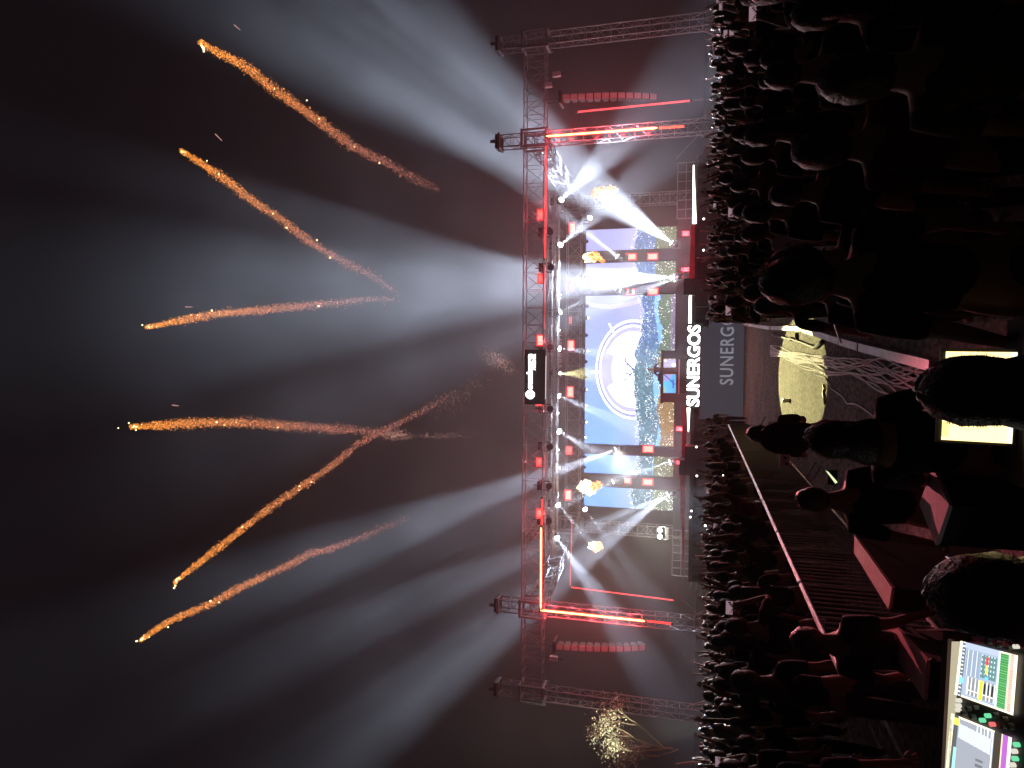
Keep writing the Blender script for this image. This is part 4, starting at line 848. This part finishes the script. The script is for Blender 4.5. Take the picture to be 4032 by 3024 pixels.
def ui1(u, v):            # u: left->right (picture bottom->top), v: top->bottom (picture left->right)
    c = np.zeros(u.shape+(3,)); c[:] = (.30, .36, .46)
    c[(v < .05) | (u < .035) | (u > .97) | (v > .955)] = (.95, .85, .62); c[(v > .05) & (v < .12)] = (.12, .14, .16); c[(v > .06) & (v < .10) & (np.sin(u*90) > .5)] = (.7, .8, .9)
    c[(v > .05) & (v < .13) & (np.abs(u-.30) < .05)] = (.2, .6, .9); c[(u > .90) & (v > .1) & (v < .7)] = (.36, .42, .52)
    ch = (v > .20) & (v < .70) & (u < .40) & (u > .08); c[ch] = (.20, .22, .25); c[ch & (np.sin(v*95) > .55)] = (.80, .74, .66); c[ch & (np.sin(v*95) < -.3) & (u > .18) & (u < .36) & (v > .48)] = (.02, .02, .02)
    c[(v > .20) & (v < .70) & (np.abs(u-.165) < .012)] = (.8, .75, .68); c[(v > .43) & (v < .485) & (u > .05) & (u < .40)] = (.85, .95, .02)
    pd = (v > .42) & (v < .68) & (u > .45) & (u < .86); c[pd] = (.10, .20, .20); c[pd & (np.sin(v*120) > .5) & (np.sin(u*75) > .2)] = (.5, .62, .62); c[(np.abs(v-.52) < .022) & (u > .70) & (u < .84)] = (.75, .05, .08); c[(np.abs(v-.52) < .022) & (u > .54) & (u < .69)] = (.95, .65, .12); c[(np.abs(v-.53) < .03) & (u > .44) & (u < .49)] = (.15, .5, .9)
    lg = (v > .14) & (v < .40) & (u > .42) & (u < .88); c[lg] = (.24, .29, .38); c[lg & (np.sin(v*80) > .8)] = (.75, .82, .95)
    c[(np.abs(v-.715) < .012) & (u > .03)] = (.7, .8, .95); c[(v > .73) & (v < .865) & (u > .035) & (u < .97)] = (.05, .22, .06); c[(v > .73) & (v < .865) & (u > .035) & (u < .97) & (np.sin(u*150) > .5)] = (.12, .40, .14)
    c[(np.abs(v-.88) < .012) & (u > .03)] = (.75, .78, .35); rd = (v > .90) & (v < .95) & (u > .03); c[rd] = (.62, .45, .38); c[rd & (np.sin(u*170) > .3)] = (.75, .28, .2); return c*1.15
def ui2(u, v):
    c = np.zeros(u.shape+(3,)); c[:] = (.26, .28, .32); c[(v < .06) | (u > .97)] = (.95, .85, .60); c[(v > .06) & (v < .14)] = (.08, .09, .09); c[(v > .06) & (v < .16) & (u > .86) & (u < .96)] = (.85, .70, .12); c[(v > .10) & (v < .15) & (u > .2) & (u < .55)] = (.30, .75, .68)
    wv = (v > .16) & (v < .70) & (u > .60+.12*(1-v)) & (u < .84+.08*(1-v)); c[wv] = (.50, .53, .62); c[(v > .48) & (v < .6) & (u < .55) & (np.sin(u*80) > 0)] = (.14, .14, .15); c[(v > .45) & (v < .70) & (u > .86) & (np.sin(v*110) > .5)] = (.75, .8, .8)
    c[(np.abs(v-.72) < .013)] = (.62, .68, .76); c[(v > .74) & (v < .85)] = (.05, .04, .03); c[(np.abs(v-.86) < .01)] = (.8, .6, .4); pu = (v > .87) & (v < .95); c[pu] = (.34, .10, .42); c[v > .95] = (.95, .85, .8); return c*1.15
pix(t, 'touch_screen', [onplane(3768, 2734, .012), onplane(3792, 2523, .012), onplane(4019, 2581, .012), onplane(4000, 2817, .012)], 110, 100, ui1)
pix(t, 'touch_screen', [onplane(3728, 3075, .012), onplane(3755, 2808, .012), onplane(3995, 2905, .012), onplane(3972, 3180, .012)], 110, 100, ui2)
kc = {'w': emi('key_white', (1, .95, .8), .8), 'g': emi('key_green', (.2, .9, .45), .9), 'r': emi('key_red', (1, .2, .2), .9), 'k': mat('knob_grey', (.5, .48, .42), .4)}
for x, y, r, k in [(3783, 2758, .010, 'w'), (3782, 2778, .010, 'w'), (3781, 2796, .010, 'w'), (3822, 2790, .011, 'k'), (3803, 2808, .011, 'k'), (3850, 2786, .009, 'k'), (3838, 2822, .012, 'k'), (3898, 2818, .010, 'g'), (3877, 2836, .010, 'g'), (3916, 2852, .010, 'r'), (3928, 2814, .009, 'k'), (3965, 2830, .009, 'k'), (3962, 2862, .009, 'k'), (3987, 2860, .014, 'k'), (3900, 2528, .010, 'k'), (3938, 2540, .010, 'k'), (3985, 2551, .008, 'k'), (4010, 2546, .009, 'w'), (4012, 2932, .010, 'g'), (4003, 2958, .010, 'w'), (4006, 2987, .010, 'g'), (3996, 3012, .010, 'w')]:
    c = onplane(x, y); b = MB(); b.tube(c, c+nrm*.02, r, 10); b.build('key' if k != 'k' else 'knob', kc[k], t)
# small lit key row and badge beside the operator
t = thing('button_panel', 'row of seven glowing square buttons beside the operator', 'button panel', P(3965, 2238, 2.6))
b = MB(); b.hexa([P(3890, 2205, 2.62), P(4045, 2235, 2.62), P(4045, 2275, 2.62), P(3890, 2245, 2.62)], [P(3890, 2205, 2.68), P(4045, 2235, 2.68), P(4045, 2275, 2.68), P(3890, 2245, 2.68)]); b.build('panel', BLACK, t)
for x, y in [(3911, 2225), (3930, 2229), (3948, 2233), (3967, 2238), (3986, 2242), (4005, 2247), (4025, 2251)]: c = P(x, y, 2.6); b = MB(); b.box(c, (.0135, .012, .0135)); b.build('button', emi('button_glow', (1, .92, .62), 1.1), t)
t = thing('badge', 'small tag given a pinkish glow beside the operator', 'tag', P(3765, 2215, 2.4)); b = MB(); q = [P(3722, 2192, 2.4), P(3797, 2205, 2.4), P(3795, 2228, 2.4), P(3775, 2242, 2.4)]; b.hexa(q, [p+Vector((0, .004, 0)) for p in q]); b.build('card', emi('badge_fill_glow', (.95, .55, .55), .7), t); b = MB(); b.tube(P(3730, 2190, 2.4), P(3780, 2192, 2.4), .004); b.build('clip', ALU, t)  # card emission stands in for pink light falling on it
# performer
pf = place_person(TPL[10], (P(2610, 1456, 39.3).x, 39.3, P(2553, 1456, 39.3).z-1.74), R(180), 1.0, 'maroon', 'performer with arms spread behind the music booth')
# ------------------------------------------------------------------ flames
def flame(x, y, Y, w, h, label, white=0, seed=1):
    c = P(x, y, Y); s = Y/FPX; t = thing('flame', label, 'flame', c, 'flame bursts on the stage'); r_ = random.Random(seed)
    m = bpy.data.materials.get('flame_fire')
    if not m:
        m = bpy.data.materials.new('flame_fire'); m.use_nodes = True; nt = m.node_tree; bs = nt.nodes['Principled BSDF']; tc = nt.nodes.new('ShaderNodeTexCoord'); n = nt.nodes.new('ShaderNodeTexNoise'); n.inputs['Scale'].default_value = 3.2; n.inputs['Detail'].default_value = 5; n.inputs['Distortion'].default_value = 1.6
        rp = nt.nodes.new('ShaderNodeValToRGB'); e = rp.color_ramp.elements; e[0].position = .36; e[0].color = (.85, .13, .012, 1); e[1].position = .58; e[1].color = (1.6, 1.0, .38, 1); k = e.new(.47); k.color = (1.3, .48, .05, 1)
        nt.links.new(tc.outputs['Object'], n.inputs[0]); nt.links.new(n.outputs[0], rp.inputs[0]); nt.links.new(rp.outputs[0], bs.inputs['Emission Color']); bs.inputs['Emission Strength'].default_value = 1.25; bs.inputs['Base Color'].default_value = (0, 0, 0, 1); m.cycles.emission_sampling = 'NONE'
    def lob(seed2):
        ph = [random.Random(seed2+i).uniform(0, 6) for i in range(4)]
        return lambda p: 1+.22*math.sin(5*p.x+ph[0])*math.sin(4*p.z+ph[1])+.14*math.sin(9*p.z+ph[2]+5*p.x)+.1*math.sin(13*p.x+ph[3]+8*p.y)
    for k in range(5):
        dz = (w/2)*s*(1-2*(k/4)); dx = r_.uniform(-.28, .28)*h*s; rad = r_.uniform(.26, .42)*min(w, h)*s*(1.15-.14*k)
        b = MB(); b.sphere(c+Vector((dx, r_.uniform(-.1, .1), dz*.72)), (rad, rad*.9, rad*r_.uniform(.9, 1.35)), 18, 12, None, lob(seed*10+k)); b.build('fire_lobe', emi('flame_white', (1, .86, .45), 4) if k < white else m, t, True)
    l = bpy.data.lights.new('flame_glow', 'POINT'); l.energy = 40 if not white else 130; l.color = (1, .5, .12); l.shadow_soft_size = .4; o = bpy.data.objects.new('flame_glow', l); COL.objects.link(o); o.location = c-Vector((0, .8, 0))
flame(2384, 754, 40, 84, 52, 'orange flame burst at the right of the stage', 0, 3)
flame(2348, 1017, 41.5, 72, 44, 'yellow orange flame burst over the post between the right screens', 1, 5)
flame(2324, 1912, 41, 82, 66, 'biggest white hot flame burst over the left screens', 3, 7)
flame(2352, 2148, 41, 44, 46, 'small flame puff at the left of the stage', 1, 9)
# pyrotechnic smoke wisps next to the small flame
wm = bpy.data.materials.new('smoke_wisp'); wm.use_nodes = True; nt = wm.node_tree; nt.nodes.clear(); oo = nt.nodes.new('ShaderNodeOutputMaterial'); vv = nt.nodes.new('ShaderNodeVolumePrincipled'); vv.inputs['Density'].default_value = .8; vv.inputs['Color'].default_value = (.9, .9, .95, 1); nt.links.new(vv.outputs[0], oo.inputs['Volume'])
# ------------------------------------------------------------------ firework comets (glitter tails of real sparks) high above the stage
YC = 46.0
def catm(pts, n):
    pts = [np.array(p, float) for p in pts]; pts = [2*pts[0]-pts[1]]+pts+[2*pts[-1]-pts[-2]]; out = []
    for i in range(1, len(pts)-2):
        for k in range(n):
            t = k/n; p0, p1, p2, p3 = pts[i-1:i+3]; out.append(.5*((2*p1)+(-p0+p2)*t+(2*p0-5*p1+4*p2-p3)*t*t+(-p0+3*p1-3*p2+p3)*t**3))
    out.append(pts[-2]); return np.array(out)
TRM2 = emi_attr('spark_glow', 1.0)
tet = np.array([(1, 1, 1), (1, -1, -1), (-1, 1, -1), (-1, -1, 1)])*.6
def sparks(par, name, C, sz, col, seed, kind=None):
    n = len(C); r_ = np.random.default_rng(seed); Q = r_.normal(size=(n, 4)); Q /= np.linalg.norm(Q, axis=1)[:, None]
    w, x, y, z = Q.T; Mx = np.stack([1-2*(y*y+z*z), 2*(x*y-z*w), 2*(x*z+y*w), 2*(x*y+z*w), 1-2*(x*x+z*z), 2*(y*z-x*w), 2*(x*z-y*w), 2*(y*z+x*w), 1-2*(x*x+y*y)], 1).reshape(n, 3, 3)
    V = np.einsum('nij,kj->nki', Mx, tet)*sz[:, None, None]+C[:, None, :]; off = np.array(par.location); V = V-off
    F = (np.array([(0, 1, 2), (0, 3, 1), (0, 2, 3), (1, 3, 2)])[None]+4*np.arange(n)[:, None, None]).reshape(-1, 3)
    me = bpy.data.meshes.new(name); me.from_pydata(V.reshape(-1, 3).tolist(), [], F.tolist()); me.materials.append(TRM2)
    ca = me.color_attributes.new('col', 'FLOAT_COLOR', 'POINT'); cc = np.ones((n, 4, 4)); cc[:, :, :3] = col[:, None, :]; ca.data.foreach_set('color', cc.ravel())
    o = bpy.data.objects.new(name, me); COL.objects.link(o); o.parent = par
    if kind: o['kind'] = kind
    return o
def comet(path, wmax, label, seed, blobs=(), fade=1.0):
    pts = catm(path, 14); W3 = np.array([P(p[0], p[1], YC)[:] for p in pts]); s = YC/FPX; L = np.linalg.norm(np.diff(pts, axis=0), axis=1); cum = np.r_[0, np.cumsum(L)]; T = cum/cum[-1]
    r_ = np.random.default_rng(seed); t = thing('firework_comet', label, 'firework', tuple(W3[0]), 'firework comets rising above the stage')
    hd = Vector(W3[0]); nx = Vector(W3[min(12, len(W3)-1)]); dd = (nx-hd).normalized(); b = MB(); L0 = 42*s
    pp = [hd+dd*L0*k/6 for k in range(7)]; b.path(pp, [.03, .085, .105, .10, .085, .06, .02], 8); b.build('burning_head', emi('comet_head', (1, .88, .36), 8), t, True)
    n = int(cum[-1]*7.5*wmax/32); u = r_.random(n)**1.22; 
    i = np.searchsorted(T, u)-1; i = np.clip(i, 0, len(T)-2); f = (u-T[i])/(T[i+1]-T[i]+1e-9); C = W3[i]*(1-f)[:, None]+W3[i+1]*f[:, None]
    tan = W3[i+1]-W3[i]; tan /= np.linalg.norm(tan, axis=1)[:, None]; side = np.stack([tan[:, 2], 0*u, -tan[:, 0]], 1)
    wd = wmax*s*.5*(.42+.58*np.clip(u*6, 0, 1))*(1+.07*np.sin(u*23+seed)+.05*np.sin(u*61+seed*2)); g1 = np.clip(r_.normal(size=n)*.52, -1.5, 1.5); g2 = np.clip(r_.normal(size=n)*.52, -1.5, 1.5)
    C = C+side*(g1*wd)[:, None]+np.array([0, 1, 0])*(g2*wd)[:, None]+r_.normal(size=(n, 3))*.035
    keep = r_.random(n) < np.clip((1.02-u)/.42, .0, 1)**.9; C = C[keep]; u = u[keep]; n = len(u)
    sz = r_.uniform(.028, .062, n)*(1-.3*u); k = np.clip(u*1.35, 0, 1)[:, None]
    c0 = np.array([1.25, .40, .055]); c1 = np.array([.62, .20, .13]); br = r_.choice([.12, .5, 1.1, 2.2], n, p=[.34, .28, .26, .12])[:, None]
    col = (c0*(1-k)+c1*k)*br*fade; sparks(t, 'glitter_tail', C, sz, col, seed, 'stuff')
    # bigger stray stars
    m = 9; ii = (r_.random(m)**1.3*len(W3)*.75).astype(int); CC = W3[ii]+r_.normal(size=(m, 3))*wmax*s*.45*np.array([1, 1, 1])
    for q in CC: b = MB(); b.sphere(q, r_.uniform(.045, .075), 6, 5); b.build('stray_star', emi('star_glow', (1, .72, .32), 5), t)
    return t
comet([(792, 168), (803, 176), (976, 270), (1085, 357), (1215, 445), (1389, 575), (1519, 640), (1640, 706), (1740, 752)], 40, 'comet with orange glitter tail, uppermost on the right of the sky', 1)
comet([(712, 592), (729, 603), (868, 694), (998, 792), (1107, 863), (1226, 955), (1356, 1031), (1465, 1085), (1525, 1125), (1575, 1175)], 34, 'comet with orange tail, second from the right of the sky', 2)
comet([(575, 1288), (591, 1286), (716, 1261), (846, 1238), (1020, 1221), (1172, 1206), (1334, 1191), (1450, 1178), (1580, 1180)], 32, 'comet with nearly upright tail right of the middle of the sky', 3)
comet([(516, 1681), (532, 1680), (651, 1673), (825, 1664), (976, 1666), (1139, 1677), (1302, 1687), (1400, 1694), (1520, 1708), (1620, 1712)], 40, 'highest comet with wide upright tail left of the middle of the sky', 4)
comet([(688, 2294), (700, 2283), (825, 2184), (944, 2091), (1085, 1983), (1193, 1912), (1302, 1836), (1410, 1750), (1490, 1705), (1640, 1630), (1790, 1548)], 30, 'comet with tail crossing towards the middle, second from the left', 5)
comet([(552, 2522), (564, 2514), (673, 2444), (825, 2379), (955, 2308), (1085, 2249), (1215, 2184), (1302, 2160), (1443, 2108), (1617, 2035)], 30, 'comet with slanting tail, leftmost in the sky', 6)
for j, (x0, y0, x1, y1, w) in enumerate([(922, 98, 946, 118, 'uppermost on the right'), (848, 528, 874, 554, 'second from the right'), (730, 1208, 758, 1209, 'near the upright right comet'), (678, 1595, 704, 1598, 'beside the highest comet')]):
    A = P(x0, y0, YC); B = P(x1, y1, YC); b = MB(); b.tube(A, B, .045, 6, .03); tag(b.build('falling_ember', emi('ember', (.85, .42, .36), .75), loc=A), 'short pink ember streak, %s' % w, 'ember', 'pink embers falling beside the comets')
# drifting spark debris between stage and comets
for j, (cx, cy, sx, sy, n, w) in enumerate([(1960, 1420, 70, 38, 520, 'just above the glowing sign'), (1800, 1560, 130, 50, 260, 'fading left of the sign'), (1560, 1712, 60, 26, 420, 'below the highest comet'), (1720, 1715, 150, 14, 150, 'thin line below the highest comet')]):
    r_ = np.random.default_rng(90+j); g1 = r_.normal(size=n)*sx*.5; g2 = r_.normal(size=n)*sy*.5; sl = (.55, -.55, 0, 0)[j]
    C = np.array([P(cx+a, cy+a*sl+b_, YC-3)[:] for a, b_ in zip(g1, g2)]); t = thing('spark_cloud', 'sparse pinkish sparks drifting %s' % w, 'sparks', tuple(C[0]), 'drifting spark clouds')
    sparks(t, 'spark_dust', C, r_.uniform(.015, .035, n), np.array([.75, .38, .30])*r_.uniform(.4, 1.2, n)[:, None], j, 'stuff')
# ------------------------------------------------------------------ tree at the left
def tree():
    base = P(2700, 2960, 34.0); base.z = 0; t = thing('tree', 'bare branched tree lit yellow left of the stage', 'tree', base); r_ = random.Random(4)
    b = MB(); tips = []
    top = P(2330, 2955, 34).z
    def grow(p, d, L, r, dep):
        pts = [p]; dd = d.copy()
        for k in range(4): dd = (dd+Vector((r_.uniform(-.22, .22), r_.uniform(-.22, .22), r_.uniform(-.05, .16)))).normalized(); pts.append(pts[-1]+dd*L/4)
        b.path(pts, [r*(1-.11*k) for k in range(5)], 6)
        if dep == 0: tips.append(pts[-1]); tips.append(pts[-2]); return
        for q in range(3 if dep > 1 else 2):
            a = r_.uniform(.35, .8); ax = Vector((r_.uniform(-1, 1), r_.uniform(-1, 1), .1)).normalized(); nd = (dd+ax*a).normalized(); grow(pts[-1 if q < 2 else -2], nd, L*.72, r*.62, dep-1)
    grow(base, Vector((.02, 0, 1)), 2.9, .13, 0); b0 = b; b = MB(); tips = []; b0.build('trunk', mat('bark', (.22, .18, .12), .9, 0, .3, 9), t)
    st = base+Vector((.05, 0, 2.7)); 
    for k in range(5): grow(st+Vector((0, 0, k*.25)), Vector((r_.uniform(-.8, .8), r_.uniform(-.5, .5), 1)).normalized(), 1.5, .06, 2)
    b.build('branches', mat('bark', (0, 0, 0)), t)
    f = MB()
    for q in tips:
        for k in range(34):
            c = q+Vector((r_.gauss(0, .26), r_.gauss(0, .26), r_.gauss(0, .22))); u = Vector((r_.gauss(0, 1), r_.gauss(0, 1), r_.gauss(0, 1))).normalized(); v = u.orthogonal().normalized(); z = r_.uniform(.03, .075); f.add([c-u*z, c+v*z*.5, c+u*z, c-v*z*.5], [(0, 1, 2, 3)])
    f.build('crown', mat('yellow_leaf', (.55, .60, .42), .6, 0, .5, 4), t)
    p = base+Vector((3.2, -3.2, .3)); l = thing('floodlight', 'small floodlight added out of sight on the ground to light the tree', 'floodlight', p); bb = MB(); bb.box(p, (.35, .15, .25)); bb.build('housing', BLACK, l); spot('spot_lamp', p+Vector((0, .1, .15)), (base.x, base.y, 7.6), 24, 5500, (1, .95, .72), .6, .05)  # unseen lamp added to light the crown
    bb = MB(); bb.box(p+Vector((0, .02, .14)), (.28, .1, .02)); bb.build('lens', emi('flood_lens', (1, .9, .6), 3), l)
tree()
def haze_box():
    m = bpy.data.materials.new('haze'); m.use_nodes = True; nt = m.node_tree; nt.nodes.clear()
    o = nt.nodes.new('ShaderNodeOutputMaterial'); v = nt.nodes.new('ShaderNodeVolumePrincipled')
    v.inputs['Color'].default_value = (.9, .9, .95, 1); v.inputs['Density'].default_value = HAZE_D
    nt.links.new(v.outputs[0], o.inputs['Volume'])
    bm = bmesh.new(); bmesh.ops.create_cube(bm, size=1)
    me = bpy.data.meshes.new('haze'); bmesh.ops.transform(bm, matrix=Matrix.Translation((-1, 25, 34.0))@Matrix.Diagonal((110, 90, 74, 1)), verts=bm.verts)
    bm.to_mesh(me); ob = bpy.data.objects.new('haze', me); COL.objects.link(ob); me.materials.append(m); ob['kind'] = 'stuff'
    ob['label'] = 'thin smoky haze filling the air over the stage and the crowd'
HAZE_D = 0.0012
haze_box()
def smoke(name, c, r, dens, label):
    m = bpy.data.materials.new(name); m.use_nodes = True; nt = m.node_tree; nt.nodes.clear(); N_ = nt.nodes.new; K = nt.links.new
    o = N_('ShaderNodeOutputMaterial'); v = N_('ShaderNodeVolumePrincipled'); v.inputs['Density Attribute'].default_value = ''; v.inputs['Color'].default_value = (.92, .92, .95, 1)
    tc = N_('ShaderNodeNewGeometry'); mp = N_('ShaderNodeMapping'); mp.inputs['Scale'].default_value = tuple(1/q for q in r); mp.inputs['Location'].default_value = tuple(-a/q for a, q in zip(c, r)); K(tc.outputs['Position'], mp.inputs[0])
    ln = N_('ShaderNodeVectorMath'); ln.operation = 'LENGTH'; K(mp.outputs[0], ln.inputs[0])
    mr = N_('ShaderNodeMapRange'); mr.interpolation_type = 'SMOOTHSTEP'; mr.inputs['From Min'].default_value = .1; mr.inputs['From Max'].default_value = 1; mr.inputs['To Min'].default_value = dens; mr.inputs['To Max'].default_value = 0; K(ln.outputs['Value'], mr.inputs['Value'])
    ns = N_('ShaderNodeTexNoise'); ns.inputs['Scale'].default_value = .22; ns.inputs['Detail'].default_value = 2; K(tc.outputs['Position'], ns.inputs[0])
    n2 = N_('ShaderNodeMapRange'); n2.inputs['From Min'].default_value = .3; n2.inputs['From Max'].default_value = .7; n2.inputs['To Min'].default_value = .55; n2.inputs['To Max'].default_value = 1.4; K(ns.outputs[0], n2.inputs['Value'])
    mu = N_('ShaderNodeMath'); mu.operation = 'MULTIPLY'; K(mr.outputs[0], mu.inputs[0]); K(n2.outputs[0], mu.inputs[1]); K(mu.outputs[0], v.inputs['Density'])
    K(v.outputs[0], o.inputs['Volume']); b = MB(); b.sphere(c, r, 40, 24); ob = b.build(name, m, None, True, loc=c); ob['kind'] = 'stuff'; ob['label'] = label
    m.cycles.volume_sampling = 'MULTIPLE_IMPORTANCE'
S.cycles.volume_step_rate = 1.0; S.cycles.volume_max_steps = 128
smoke('stage_smoke', (-1, 39, 14), (42, 15, 33), .0165, 'thicker smoke hanging around the stage and its roof')
